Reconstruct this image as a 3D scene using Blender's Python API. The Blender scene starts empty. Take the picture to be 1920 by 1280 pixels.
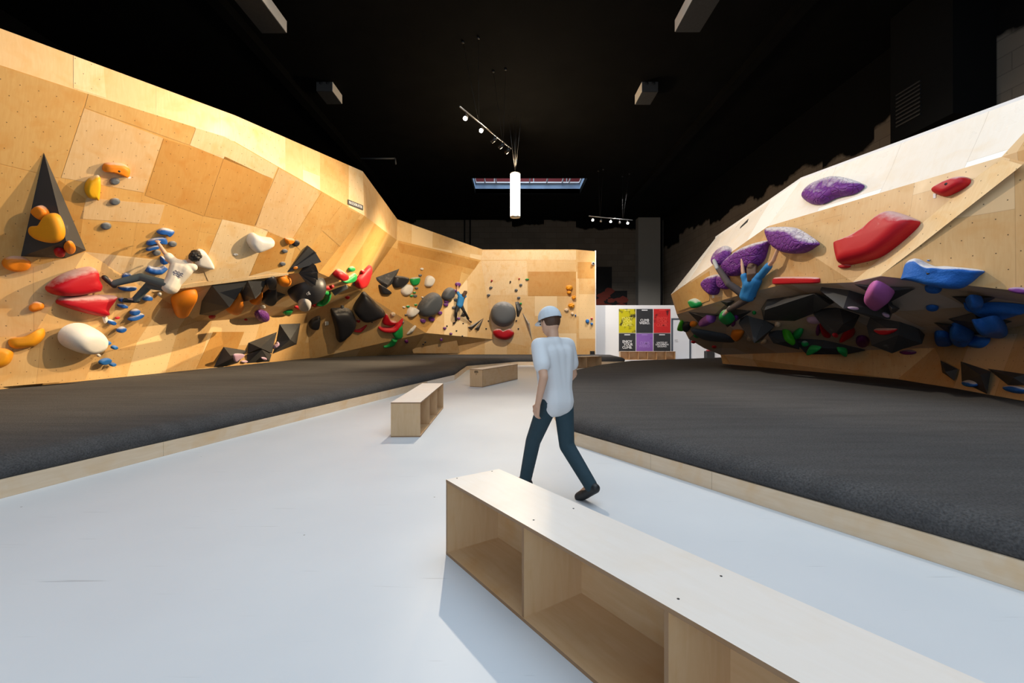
import bpy, bmesh, math, random
from mathutils import Vector, Matrix, noise
from mathutils.bvhtree import BVHTree
random.seed(7)
SC = bpy.context.scene
COL = SC.collection
V = Vector
# ------------------------------------------------------------------ camera, world, lights, exposure
F, HC, HZ = 860.0, 1.42, 628.0            # focal length in px (1920 wide), camera height, horizon row
cam = bpy.data.cameras.new('camera'); cam.lens = F/1920*36; cam.sensor_width = 36
cam.shift_y = -(640-HZ)/1920; cam.clip_end = 200
camo = bpy.data.objects.new('camera', cam); COL.objects.link(camo)
camo.location = (0, 0, HC); camo.rotation_euler = (math.pi/2, 0, 0)
SC.camera = camo
vs = SC.view_settings
vs.view_transform = 'Standard'; vs.look = 'None'; vs.gamma = 1; vs.use_curve_mapping = False
vs.exposure = 0.0
W = bpy.data.worlds.new('World'); SC.world = W; W.use_nodes = True
W.node_tree.nodes['Background'].inputs[0].default_value = (.55, .75, 1, 1)
W.node_tree.nodes['Background'].inputs[1].default_value = .05

def aim(o, t):
    o.rotation_euler = (V(t)-o.location).to_track_quat('-Z', 'Y').to_euler()
def area(name, loc, to, sx, sy, power, col):
    l = bpy.data.lights.new(name, 'AREA'); l.shape = 'RECTANGLE'; l.size = sx; l.size_y = sy
    l.energy = power; l.color = col
    o = bpy.data.objects.new(name, l); COL.objects.link(o); o.location = loc; aim(o, to); return o
def spot(name, loc, to, ang, power, col, r=.12, blend=.6):
    l = bpy.data.lights.new(name, 'SPOT'); l.spot_size = math.radians(ang); l.spot_blend = blend
    l.energy = power; l.color = col; l.shadow_soft_size = r
    o = bpy.data.objects.new(name, l); COL.objects.link(o); o.location = loc; aim(o, to); return o
WARM = (1, .775, .49); WARM2 = (1, .86, .68); COOL = (.73, .87, 1)
# daylight: roof lights over the entrance end (above and behind the camera) and the tall front windows behind it
area('daylight_roof_light', (1.6, 3.4, 9.65), (1.6, 3.41, 0), 9, 11, 830, COOL)
area('daylight_front_window', (-1.5, -6.0, 3.6), (1.5, 10, 1.8), 11, 5, 460, COOL)
# left wall and hall spots at the suspended tracks or without fixture, an added band fill, ceiling spots for the far wall and the boulder
spot('spot_left_wall', (3.0, 13.5, 7.3), (-9.5, 9.3, 2.2), 60, 7600, WARM, .07, .8)
spot('spot_left_low', (4.6, 22.7, 7.05), (-8.6, 15.2, 1.2), 34, 18500, WARM, .08, .8)
spot('spot_left_near', (1.5, 9.5, 8.9), (-9.2, 6.6, 4.0), 66, 4100, WARM, .1, .8)
spot('spot_left_far', (-.1, 14.6, 7.1), (-6.0, 21.5, 2.6), 66, 2300, WARM, .07, .8)
spot('fill_left_band', (3.0, 7.5, 9.3), (-6.0, 12.0, 5.0), 60, 700, WARM, .15, 1)  # added soft fill for the band, no lamp hangs here
spot('spot_back_wall', (1.6, 18.8, 9.3), (.8, 25.1, 3.2), 78, 2900, WARM2, .1)
spot('spot_right_wall', (-1.0, 11.0, 9.2), (6.0, 9.5, 3.4), 62, 2400, WARM2, .15)
spot('spot_white_wall', (6.0, 22.0, 9.2), (7.5, 27.0, 1.5), 75, 2400, (1, .95, .9), .2)
spot('spot_hall', (-1.2, 11.9, 7.15), (.9, 4.2, 0), 90, 1650, WARM2, .06, 1)
area('skylight_daylight', (.9, 25.6, 13.5), (.9, 25.6, 0), 5, 2, 500, COOL)

# ------------------------------------------------------------------ helpers
def tag(o, label=None, cat=None, group=None, kind=None):
    if label: o['label'] = label
    if cat: o['category'] = cat
    if group: o['group'] = group
    if kind: o['kind'] = kind
    return o
def empty(name, loc, label=None, cat=None, group=None, rz=0):
    o = bpy.data.objects.new(name, None); COL.objects.link(o); o.location = loc
    o.rotation_euler = (0, 0, rz); o.empty_display_size = .1
    return tag(o, label, cat, group)
class MB:
    def __init__(s): s.v = []; s.f = []; s.uv = []; s.mi = []; s.sm = []
    def add(s, vs, fs, uvs=None, mi=0, smooth=False):
        b = len(s.v); s.v += [V(p) for p in vs]
        for i, f in enumerate(fs):
            s.f.append([b+k for k in f]); s.mi.append(mi if isinstance(mi, int) else mi[i]); s.sm.append(smooth)
            s.uv.append(uvs[i] if uvs else None)
    def box(s, lo, hi, mi=0, edge=None):
        x0, y0, z0 = lo; x1, y1, z1 = hi
        vs = [(x0,y0,z0),(x1,y0,z0),(x1,y1,z0),(x0,y1,z0),(x0,y0,z1),(x1,y0,z1),(x1,y1,z1),(x0,y1,z1)]
        fs = [(0,3,2,1),(4,5,6,7),(0,1,5,4),(1,2,6,5),(2,3,7,6),(3,0,4,7)]
        ax = [2, 2, 1, 0, 1, 0]; d = [x1-x0, y1-y0, z1-z0]; thin = d.index(min(d))
        uvs = []
        for f, a in zip(fs, ax):
            oth = [k for k in (0, 1, 2) if k != a]
            if d[oth[0]] > d[oth[1]]: oth = oth[::-1]      # grain (v) along the longer side
            uvs.append([(vs[k][oth[0]]+a*3.7, vs[k][oth[1]]+a*1.3) for k in f])
        s.add(vs, fs, uvs, [edge if (edge is not None and a != thin) else mi for a in ax])
    def tube(s, pts, r, n=8, mi=0, caps=True, smooth=True):
        pts = [V(p) for p in pts]; rs = r if isinstance(r, (list, tuple)) else [r]*len(pts)
        rings = []; up = None
        for i, p in enumerate(pts):
            t = (pts[min(i+1, len(pts)-1)]-pts[max(i-1, 0)]).normalized()
            a = t.orthogonal().normalized() if up is None else (up-t*up.dot(t)).normalized()
            up = a; b = t.cross(a)
            rings.append([p+(a*math.cos(2*math.pi*k/n)+b*math.sin(2*math.pi*k/n))*rs[i] for k in range(n)])
        vs = [q for R in rings for q in R]; fs = []
        for i in range(len(rings)-1):
            for k in range(n):
                fs.append((i*n+k, i*n+(k+1) % n, (i+1)*n+(k+1) % n, (i+1)*n+k))
        if caps: fs += [tuple(range(n))[::-1], tuple((len(rings)-1)*n+k for k in range(n))]
        s.add(vs, fs, None, mi, smooth)
    def build(s, name, mats, parent=None, loc=None, world=True):
        me = bpy.data.meshes.new(name); loc = V(loc) if loc is not None else V((0, 0, 0))
        off = loc
        if parent is not None and world:
            off = V(loc); q = parent
            while q is not None: off = off+V(q.location); q = q.parent
        me.from_pydata([v-off for v in s.v], [], s.f)
        for m in (mats if isinstance(mats, (list, tuple)) else [mats]): me.materials.append(m)
        for p, i, sm in zip(me.polygons, s.mi, s.sm): p.material_index = i; p.use_smooth = sm
        if any(u is not None for u in s.uv):
            L = me.uv_layers.new(name='UVMap')
            for p, u in zip(me.polygons, s.uv):
                if u is None: continue
                for li, c in zip(p.loop_indices, u): L.data[li].uv = c
        me.update()
        o = bpy.data.objects.new(name, me); COL.objects.link(o); o.location = loc
        if parent is not None: o.parent = parent
        return o
CAM = V((0, 0, HC))
def ray(px, py): return V(((px-960)/F, 1, -(py-HZ)/F))
def at(px, py, Y): return CAM+ray(px, py)*Y
def on_plane(px, py, p, n):
    r = ray(px, py); return CAM+r*(n.dot(V(p)-CAM)/n.dot(r))
def onp(px, py, a, b, c):
    a, b, c = V(a), V(b), V(c); return on_plane(px, py, a, (b-a).cross(c-a))
# ------------------------------------------------------------------ materials
def nt(name, rough=.5, spec=.5):
    m = bpy.data.materials.new(name); m.use_nodes = True
    b = m.node_tree.nodes['Principled BSDF']; b.inputs['Roughness'].default_value = rough
    b.inputs['Specular IOR Level'].default_value = spec
    return m, m.node_tree.nodes, m.node_tree.links, b
def flat(name, c, rough=.5, metal=0, spec=.5):
    m, N, L, b = nt(name, rough, spec); b.inputs['Base Color'].default_value = (*c, 1)
    b.inputs['Metallic'].default_value = metal
    n = N.new('ShaderNodeTexNoise'); n.inputs['Scale'].default_value = 14; n.inputs['Detail'].default_value = 3
    tc = N.new('ShaderNodeTexCoord'); L.new(tc.outputs['Object'], n.inputs['Vector'])
    r = N.new('ShaderNodeMapRange'); r.inputs[3].default_value = rough*.85; r.inputs[4].default_value = min(1, rough*1.15)
    L.new(n.outputs[0], r.inputs[0]); L.new(r.outputs[0], b.inputs['Roughness'])
    return m
def glow(name, c, s):
    m = bpy.data.materials.new(name); m.use_nodes = True; N = m.node_tree.nodes
    b = N['Principled BSDF']; b.inputs['Base Color'].default_value = (*c, 1)
    b.inputs['Emission Color'].default_value = (*c, 1); b.inputs['Emission Strength'].default_value = s
    return m
def math_n(N, L, op, a, b=None, c=None):
    n = N.new('ShaderNodeMath'); n.operation = op
    for i, x in enumerate((a, b, c)):
        if x is None: continue
        if isinstance(x, (int, float)): n.inputs[i].default_value = x
        else: L.new(x, n.inputs[i])
    return n.outputs[0]
def mixc(N, L, f, a, b, bt='MIX'):
    n = N.new('ShaderNodeMix'); n.data_type = 'RGBA'; n.blend_type = bt
    for i, x in ((0, f), (6, a), (7, b)):
        if isinstance(x, (int, float)): n.inputs[i].default_value = x
        elif isinstance(x, tuple): n.inputs[i].default_value = (*x, 1)
        else: L.new(x, n.inputs[i])
    return n.outputs[2]
def plywood(name, tone, holes=True, cells=.0, rough=.42, pw=1.22, ph=2.44, shift=0.0, fig=1.0):
    """birch plywood: long figured grain along v, blotches, sparse knots, optional bolt-hole grid and panel-to-panel tone"""
    m, N, L, b = nt(name, rough, .35)
    uv = N.new('ShaderNodeTexCoord').outputs['UV']
    sp = N.new('ShaderNodeSeparateXYZ'); L.new(uv, sp.inputs[0]); u, v = sp.outputs[0], sp.outputs[1]
    mp = N.new('ShaderNodeMapping'); mp.inputs['Scale'].default_value = (9, 1.1, 1); L.new(uv, mp.inputs[0])
    g = N.new('ShaderNodeTexNoise'); g.inputs['Scale'].default_value = 3; g.inputs['Detail'].default_value = 6
    g.inputs['Distortion'].default_value = .9; L.new(mp.outputs[0], g.inputs['Vector'])
    bl = N.new('ShaderNodeTexNoise'); bl.inputs['Scale'].default_value = 2.6; bl.inputs['Detail'].default_value = 3
    bl.inputs['Distortion'].default_value = .6; L.new(uv, bl.inputs['Vector'])
    dark = tuple(x*y for x, y in zip(tone, (.82, .72, .58)))
    c = mixc(N, L, math_n(N, L, 'MULTIPLY', g.outputs[0], .95*fig), tone, dark)
    r = N.new('ShaderNodeMapRange'); r.inputs[1].default_value = .5; r.inputs[2].default_value = .78
    L.new(bl.outputs[0], r.inputs[0])
    c = mixc(N, L, math_n(N, L, 'MULTIPLY', r.outputs[0], .75*fig), c, tuple(x*y for x, y in zip(tone, (.84, .64, .38))))
    if cells:
        iu = math_n(N, L, 'FLOOR', math_n(N, L, 'DIVIDE', u, pw)); 
        sv = math_n(N, L, 'ADD', math_n(N, L, 'DIVIDE', v, ph), math_n(N, L, 'MULTIPLY', iu, .5))
        iv = math_n(N, L, 'FLOOR', sv)
        cb = N.new('ShaderNodeCombineXYZ'); L.new(iu, cb.inputs[0]); L.new(iv, cb.inputs[1]); cb.inputs[2].default_value = shift
        wn = N.new('ShaderNodeTexWhiteNoise'); wn.noise_dimensions = '3D'; L.new(cb.outputs[0], wn.inputs['Vector'])
        k = math_n(N, L, 'MULTIPLY', wn.outputs['Value'], cells)
        c = mixc(N, L, k, c, tuple(x*y for x, y in zip(tone, (.80, .66, .50))))
        wn2 = math_n(N, L, 'MULTIPLY', math_n(N, L, 'GREATER_THAN', wn.outputs['Value'], .72), .6)
        c = mixc(N, L, wn2, c, tuple(min(1, x*y) for x, y in zip(tone, (1.12, 1.25, 1.5))))
        fu = math_n(N, L, 'FRACT', math_n(N, L, 'DIVIDE', u, pw)); fv = math_n(N, L, 'FRACT', sv)
        seam = math_n(N, L, 'MAXIMUM', math_n(N, L, 'LESS_THAN', fu, .003), math_n(N, L, 'LESS_THAN', fv, .0016))
        c = mixc(N, L, math_n(N, L, 'MULTIPLY', seam, .6), c, (.18, .09, .03))
    if holes:
        S = .23
        a = math_n(N, L, 'DIVIDE', u, S); bq = math_n(N, L, 'DIVIDE', v, S)
        st = math_n(N, L, 'MULTIPLY', math_n(N, L, 'FLOORED_MODULO', math_n(N, L, 'FLOOR', bq), 2), .5)
        fa = math_n(N, L, 'SUBTRACT', math_n(N, L, 'FRACT', math_n(N, L, 'ADD', a, st)), .5)
        fb = math_n(N, L, 'SUBTRACT', math_n(N, L, 'FRACT', bq), .5)
        d = math_n(N, L, 'SQRT', math_n(N, L, 'ADD', math_n(N, L, 'MULTIPLY', fa, fa), math_n(N, L, 'MULTIPLY', fb, fb)))
        c = mixc(N, L, math_n(N, L, 'MULTIPLY', math_n(N, L, 'LESS_THAN', d, .034), .85), c, (.03, .018, .01))
    L.new(c, b.inputs['Base Color'])
    rr = N.new('ShaderNodeMapRange'); rr.inputs[3].default_value = rough-.08; rr.inputs[4].default_value = rough+.15
    L.new(bl.outputs[0], rr.inputs[0]); L.new(rr.outputs[0], b.inputs['Roughness'])
    return m
PLY = plywood('plywood_honey', (.69, .42, .148), cells=.8)
PLYB = plywood('plywood_band', (.74, .53, .28), holes=False, cells=.5, rough=.3, ph=1.9, shift=3)
PLYL = plywood('plywood_lower', (.70, .47, .22), cells=.7, shift=5)
PLYW = plywood('plywood_birch_pale', (.78, .60, .37), cells=0)
PLYP = plywood('plywood_pinkish', (.70, .49, .27), cells=0)
PLYO = plywood('plywood_orange', (.56, .305, .09), cells=0)
PLYM = plywood('plywood_mid', (.65, .405, .155), cells=0)
PLYR = plywood('plywood_boulder', (.64, .435, .225), cells=.35, shift=9)
PLYT = plywood('plywood_boulder_lit_top', (.86, .81, .75), holes=False, fig=.4, cells=.12, rough=.27, shift=11)  # whitened so that the daylight glare sits in the colour
PLYD = plywood('plywood_chalk_and_bounce', (.56, .455, .35), holes=False, cells=.3, shift=13)  # greyed for chalk dust and for cool floor bounce, both put into the colour
PLYK = plywood('plywood_kickboard', (.56, .31, .10), holes=False, cells=.4, shift=15)
BENT = plywood('bench_plywood_lit_seat', (.86, .80, .75), holes=False, rough=.34, fig=.3)  # bench ply whitened, the light on the seat put into its colour
BEN = plywood('bench_plywood_shaded', (.65, .45, .27), holes=False, rough=.42)  # same ply, browned to carry the shade inside the cubbies
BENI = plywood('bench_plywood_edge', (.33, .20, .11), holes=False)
KERB = plywood('kerb_plywood', (.82, .69, .54), holes=False, cells=.25, pw=.5, ph=2.44)

def hold_mat(name, c, chalk=.5, rough=.5, crack=0, bumpy=0):
    """polyurethane / fibreglass hold: solid colour, white chalk rubbed onto the top sides"""
    m, N, L, b = nt(name, rough, .3)
    tc = N.new('ShaderNodeTexCoord'); ge = N.new('ShaderNodeNewGeometry')
    n = N.new('ShaderNodeTexNoise'); n.inputs['Scale'].default_value = 5.5; n.inputs['Detail'].default_value = 5
    n.inputs['Roughness'].default_value = .65; L.new(tc.outputs['Object'], n.inputs['Vector'])
    sx = N.new('ShaderNodeSeparateXYZ'); L.new(ge.outputs['Normal'], sx.inputs[0])
    up = math_n(N, L, 'MULTIPLY_ADD', sx.outputs[2], .6, -.16)
    a = math_n(N, L, 'ADD', up, math_n(N, L, 'MULTIPLY', n.outputs[0], .55))
    r = N.new('ShaderNodeMapRange'); r.inputs[1].default_value = .34; r.inputs[2].default_value = .60; r.inputs[4].default_value = chalk
    L.new(a, r.inputs[0])
    n2 = N.new('ShaderNodeTexNoise'); n2.inputs['Scale'].default_value = 40; n2.inputs['Detail'].default_value = 2
    L.new(tc.outputs['Object'], n2.inputs['Vector'])
    base = mixc(N, L, math_n(N, L, 'MULTIPLY', n2.outputs[0], .3), c, tuple(x*.6 for x in c))
    L.new(mixc(N, L, r.outputs[0], base, (.78, .74, .70)), b.inputs['Base Color'])
    if crack or bumpy:
        bp = N.new('ShaderNodeBump'); bp.inputs['Strength'].default_value = .55 if crack else .4
        bp.inputs['Distance'].default_value = .04 if crack else .02
        if crack:
            vo = N.new('ShaderNodeTexVoronoi'); vo.feature = 'DISTANCE_TO_EDGE'; vo.inputs['Scale'].default_value = crack
            L.new(tc.outputs['Object'], vo.inputs['Vector'])
            q = N.new('ShaderNodeMapRange'); q.inputs[2].default_value = .12; L.new(vo.outputs[0], q.inputs[0]); L.new(q.outputs[0], bp.inputs['Height'])
        else: L.new(n2.outputs[0], bp.inputs['Height'])
        L.new(bp.outputs[0], b.inputs['Normal'])
    return m
HM = {k: hold_mat('hold_'+k, *a) for k, a in {
    'red': ((.47, .005, .014), .55), 'red_clean': ((.58, .012, .022), .12), 'orange': ((.80, .235, .012), .45), 'orange_clean': ((.85, .25, .012), .08),
    'yellow': ((.85, .42, .012), .75), 'amber': ((.82, .33, .012), .08), 'blue': ((.014, .10, .38), .75),
    'sky_blue': ((.03, .17, .50), .1), 'rock_blue': ((.015, .13, .50), .85, .6, 0, 1),
    'white': ((.78, .74, .68), .4), 'grey': ((.12, .13, .145), .35), 'slate': ((.075, .085, .10), .18), 'black': ((.022, .022, .026), .30, .42),
    'purple': ((.15, .028, .24), .8, .55, 9), 'purple_smooth': ((.17, .045, .24), .3), 'plum': ((.12, .012, .11), .3, .5, 0, 1), 'pink': ((.50, .13, .42), .45),
    'green': ((.012, .33, .075), .75), 'green_clean': ((.02, .36, .08), .05), 'lime': ((.05, .36, .01), .1), 'cream': ((.72, .55, .38), .4), 'lilac': ((.55, .36, .50), .5),
    'chalky': ((.40, .39, .39), .9)}.items()}
def volume_mat():
    m, N, L, b = nt('volume_black_paint', .55, .4)
    tc = N.new('ShaderNodeTexCoord')
    n = N.new('ShaderNodeTexNoise'); n.inputs['Scale'].default_value = 3.5; n.inputs['Detail'].default_value = 8; n.inputs['Roughness'].default_value = .7
    L.new(tc.outputs['Object'], n.inputs['Vector'])
    r = N.new('ShaderNodeMapRange'); r.inputs[1].default_value = .60; r.inputs[2].default_value = .8; r.inputs[4].default_value = .55
    L.new(n.outputs[0], r.inputs[0])
    L.new(mixc(N, L, r.outputs[0], (.046, .0455, .047), (.30, .29, .28)), b.inputs['Base Color'])
    return m
VOL = volume_mat()
VOLG = hold_mat('volume_grey_paint', (.07, .075, .085), .35)
def carpet():
    m, N, L, b = nt('mat_carpet', .95, .12)
    tc = N.new('ShaderNodeTexCoord')
    n = N.new('ShaderNodeTexNoise'); n.inputs['Scale'].default_value = 70; n.inputs['Detail'].default_value = 3; L.new(tc.outputs['Object'], n.inputs['Vector'])
    mp = N.new('ShaderNodeMapping'); mp.inputs['Scale'].default_value = (.5, 3.2, 1); mp.inputs['Rotation'].default_value = (0, 0, .12); L.new(tc.outputs['Object'], mp.inputs[0])
    w = N.new('ShaderNodeTexNoise'); w.inputs['Scale'].default_value = 1.6; w.inputs['Detail'].default_value = 5; L.new(mp.outputs[0], w.inputs['Vector'])
    c = mixc(N, L, n.outputs[0], (.013, .013, .014), (.175, .171, .172))
    c = mixc(N, L, math_n(N, L, 'MULTIPLY', w.outputs[0], .7), c, (.034, .032, .033))
    L.new(c, b.inputs['Base Color'])
    bp = N.new('ShaderNodeBump'); bp.inputs['Strength'].default_value = .7; bp.inputs['Distance'].default_value = .03
    L.new(math_n(N, L, 'ADD', math_n(N, L, 'MULTIPLY', n.outputs[0], .35), w.outputs[0]), bp.inputs['Height']); L.new(bp.outputs[0], b.inputs['Normal'])
    return m
CARPET = carpet()
def floor_mat():
    m, N, L, b = nt('painted_floor', .42, .4)
    tc = N.new('ShaderNodeTexCoord')
    n = N.new('ShaderNodeTexNoise'); n.inputs['Scale'].default_value = .9; n.inputs['Detail'].default_value = 6; L.new(tc.outputs['Object'], n.inputs['Vector'])
    c = mixc(N, L, n.outputs[0], (.60, .64, .69), (.72, .745, .775))
    for i, (sx, sy, rot, th, sc) in enumerate(((1, 34, .5, .73, 1.5), (1, 30, -.35, .74, 1.3), (1, 40, 1.4, .745, 1.7))):
        mp = N.new('ShaderNodeMapping'); mp.inputs['Scale'].default_value = (sx*sc, sy*sc, 1); mp.inputs['Rotation'].default_value = (0, 0, rot)
        mp.inputs['Location'].default_value = (i*7.3, i*2.1, 0); L.new(tc.outputs['Object'], mp.inputs[0])
        s = N.new('ShaderNodeTexNoise'); s.inputs['Scale'].default_value = 1; s.inputs['Detail'].default_value = 2; s.inputs['Distortion'].default_value = .4
        L.new(mp.outputs[0], s.inputs['Vector'])
        r = N.new('ShaderNodeMapRange'); r.inputs[1].default_value = th; r.inputs[2].default_value = th+.04; r.inputs[4].default_value = .5
        L.new(s.outputs[0], r.inputs[0]); c = mixc(N, L, r.outputs[0], c, (.36, .38, .40))
    vo = N.new('ShaderNodeTexVoronoi'); vo.inputs['Scale'].default_value = 2.3; L.new(tc.outputs['Object'], vo.inputs['Vector'])
    c = mixc(N, L, math_n(N, L, 'MULTIPLY', math_n(N, L, 'LESS_THAN', vo.outputs['Distance'], .018), .8), c, (.12, .12, .12))
    L.new(c, b.inputs['Base Color'])
    r = N.new('ShaderNodeMapRange'); r.inputs[3].default_value = .32; r.inputs[4].default_value = .55; L.new(n.outputs[0], r.inputs[0]); L.new(r.outputs[0], b.inputs['Roughness'])
    return m
FLOOR = floor_mat()
def block_mat(name, zline, ax):
    """concrete block wall, sprayed black above a ragged line"""
    m, N, L, b = nt(name, .95, .06)
    tc = N.new('ShaderNodeTexCoord'); sp = N.new('ShaderNodeSeparateXYZ'); L.new(tc.outputs['Object'], sp.inputs[0])
    cb = N.new('ShaderNodeCombineXYZ'); L.new(sp.outputs[ax], cb.inputs[0]); L.new(sp.outputs[2], cb.inputs[1])
    br = N.new('ShaderNodeTexBrick'); br.inputs['Scale'].default_value = 1; br.inputs['Brick Width'].default_value = .8; br.inputs['Row Height'].default_value = .4
    br.inputs['Mortar Size'].default_value = .012; br.inputs['Color1'].default_value = (.175, .145, .115, 1); br.inputs['Color2'].default_value = (.145, .12, .095, 1)
    br.inputs['Mortar'].default_value = (.10, .085, .07, 1); L.new(cb.outputs[0], br.inputs['Vector'])
    n = N.new('ShaderNodeTexNoise'); n.inputs['Scale'].default_value = .9; n.inputs['Detail'].default_value = 7; L.new(tc.outputs['Object'], n.inputs['Vector'])
    st = N.new('ShaderNodeTexWhiteNoise'); st.noise_dimensions = '1D'; L.new(math_n(N, L, 'FLOOR', math_n(N, L, 'DIVIDE', sp.outputs[ax], 2.3)), st.inputs['W'])
    z = math_n(N, L, 'ADD', sp.outputs[2], math_n(N, L, 'MULTIPLY', math_n(N, L, 'SUBTRACT', n.outputs[0], .5), 1.0))
    z = math_n(N, L, 'ADD', z, math_n(N, L, 'MULTIPLY', math_n(N, L, 'SUBTRACT', st.outputs[0], .5), .9))
    r = N.new('ShaderNodeMapRange'); r.inputs[1].default_value = zline; r.inputs[2].default_value = zline+.12; L.new(z, r.inputs[0])
    c = mixc(N, L, math_n(N, L, 'MULTIPLY', n.outputs[0], .6), br.outputs['Color'], (.10, .085, .07))
    L.new(mixc(N, L, r.outputs[0], c, (.004, .004, .004)), b.inputs['Base Color'])
    return m
BLACKP = flat('black_paint', (.005, .005, .005), .9, 0, .05)
def ceil_mat():
    m, N, L, b = nt('black_ceiling', .9, .05)
    tc = N.new('ShaderNodeTexCoord'); n = N.new('ShaderNodeTexNoise'); n.inputs['Scale'].default_value = 1.4; n.inputs['Detail'].default_value = 8
    L.new(tc.outputs['Object'], n.inputs['Vector'])
    L.new(mixc(N, L, n.outputs[0], (.001, .001, .001), (.005, .0048, .0045)), b.inputs['Base Color'])
    return m
CEIL = ceil_mat()
WHITE = flat('white_wall_paint', (.74, .74, .76), .6)
METAL = flat('brushed_metal', (.5, .5, .5), .35, 1)
DKMETAL = flat('black_metal', (.015, .015, .016), .4)
CONC = flat('grey_concrete', (.22, .21, .19), .9)
# ------------------------------------------------------------------ building shell
def struct(name, mb, m, loc=None):
    o = mb.build(name, m, None, loc); o['kind'] = 'structure'; return o
def slab(name, lo, hi, m):
    b = MB(); b.box(lo, hi); return struct(name, b, m)
CZ = 9.7
slab('floor', (-13, -7, -.2), (12, 34, 0), FLOOR)
slab('wall_left', (-13.2, -7, 0), (-13, 34, CZ), BLACKP)
slab('wall_right', (10.9, -7, 0), (11.2, 33, CZ), block_mat('block_wall_right', 7.6, 1))
slab('wall_back', (-13, 33, 0), (11.2, 33.3, CZ), block_mat('block_wall_back', 9.35, 0))
SKX0, SKX1, SKY0, SKY1 = -2.15, 3.98, 24.25, 26.9
b = MB()
b.box((-13.2, -7, CZ), (11.2, SKY0, CZ+.3)); b.box((-13.2, SKY1, CZ), (11.2, 34, CZ+.3))
b.box((-13.2, SKY0, CZ), (SKX0, SKY1, CZ+.3)); b.box((SKX1, SKY0, CZ), (11.2, SKY1, CZ+.3))
struct('ceiling', b, CEIL)
# skylight: lined shaft, white glazing bars, glass, and the neighbouring red facade seen through it
BLUEP = flat('skylight_lining', (.25, .36, .52), .5); WFR = flat('white_frame', (.7, .7, .74), .4)
b = MB(); b.box((SKX0, SKY1, CZ+.02), (SKX1, SKY1+.05, CZ+.62)); b.box((SKX0-.05, SKY0, CZ+.3), (SKX0, SKY1, CZ+.62)); b.box((SKX1, SKY0, CZ+.3), (SKX1+.05, SKY1, CZ+.62)); b.box((SKX0, SKY0-.05, CZ+.3), (SKX1, SKY0, CZ+.62))
struct('trim_1', b, BLUEP)
b = MB()
for x in (SKX0, -1.6, -.95, .1, 1.0, 2.0, 2.9, 3.3, SKX1-.06): b.box((x, SKY0, CZ+.62), (x+.06, SKY1, CZ+.69))
for y in (SKY0, SKY1-.06): b.box((SKX0, y, CZ+.62), (SKX1, y+.06, CZ+.69))
struct('window_1', b, WFR)
RED = flat('red_facade', (.32, .035, .04), .7)
o = MB(); o.box((-12, 30.5, CZ+.5), (14, 30.8, 24)); o = tag(o.build('exterior_facade', RED), 'dark red facade of the neighbouring building seen up through the ceiling skylight', 'building')
for x in (-1.2, 1.4, 3.6, 5.2):
    q = MB(); q.box((x, 30.42, 11.2), (x+.06, 30.5, 22)); q.build('downpipe', WFR, o)
# concrete column, dark pipes and mural on the back wall
b = MB(); b.box((8.9, 32.3, 0), (10.45, 33, CZ)); struct('trim_2', b, CONC)
b = MB(); b.tube([(10.62, 32.7, 0), (10.62, 32.7, CZ)], .09, 10); tag(b.build('drain_pipe', DKMETAL), 'black vertical drain pipe in the far corner beside the concrete column', 'pipe')
for i, x in enumerate((-3.4, -3.0)):
    b = MB(); b.tube([(x, 32.9, 0), (x, 32.9, CZ)], .05, 8)
    tag(b.build('conduit', DKMETAL), ('left' if i == 0 else 'right')+' one of two dark conduits running up the far block wall', 'conduit', 'conduits on the back wall')
# white partition with door and posters
PY = 27.0
def pz(py, Y): return HC-(py-HZ)/F*Y
def pX(px, Y): return (px-960)/F*Y
b = MB(); b.box((4.6, PY, 0), (10.85, PY+.15, pz(572, PY))); struct('wall_partition', b, WHITE)
slab('wall_partition_side', (10.84, 21.5, 0), (10.895, PY, pz(572, PY)), WHITE)
DOORF = flat('door_frame_grey', (.06, .075, .10), .5); DOORW = flat('door_white', (.70, .72, .76), .45)
b = MB(); x0, x1, zt = pX(1258.5, PY), pX(1293, PY), pz(596.5, PY)
b.box((x0, PY-.05, 0), (x0+.09, PY-.002, zt)); b.box((x1-.02, PY-.05, 0), (x1+.07, PY-.002, zt)); b.box((x0+.09, PY-.05, zt-.09), (x1-.02, PY-.002, zt))
d = struct('door_1', b, DOORF)
b = MB(); b.box((x0+.1, PY-.035, .01), (x1-.03, PY-.002, zt-.1)); b.build('door_leaf', DOORW, d)
b = MB(); zz = pz(637, PY); b.tube([(x0+.2, PY-.03, zz), (x0+.2, PY-.1, zz), (x0+.34, PY-.1, zz)], .016, 8); b.build('door_handle', METAL, d)

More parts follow.
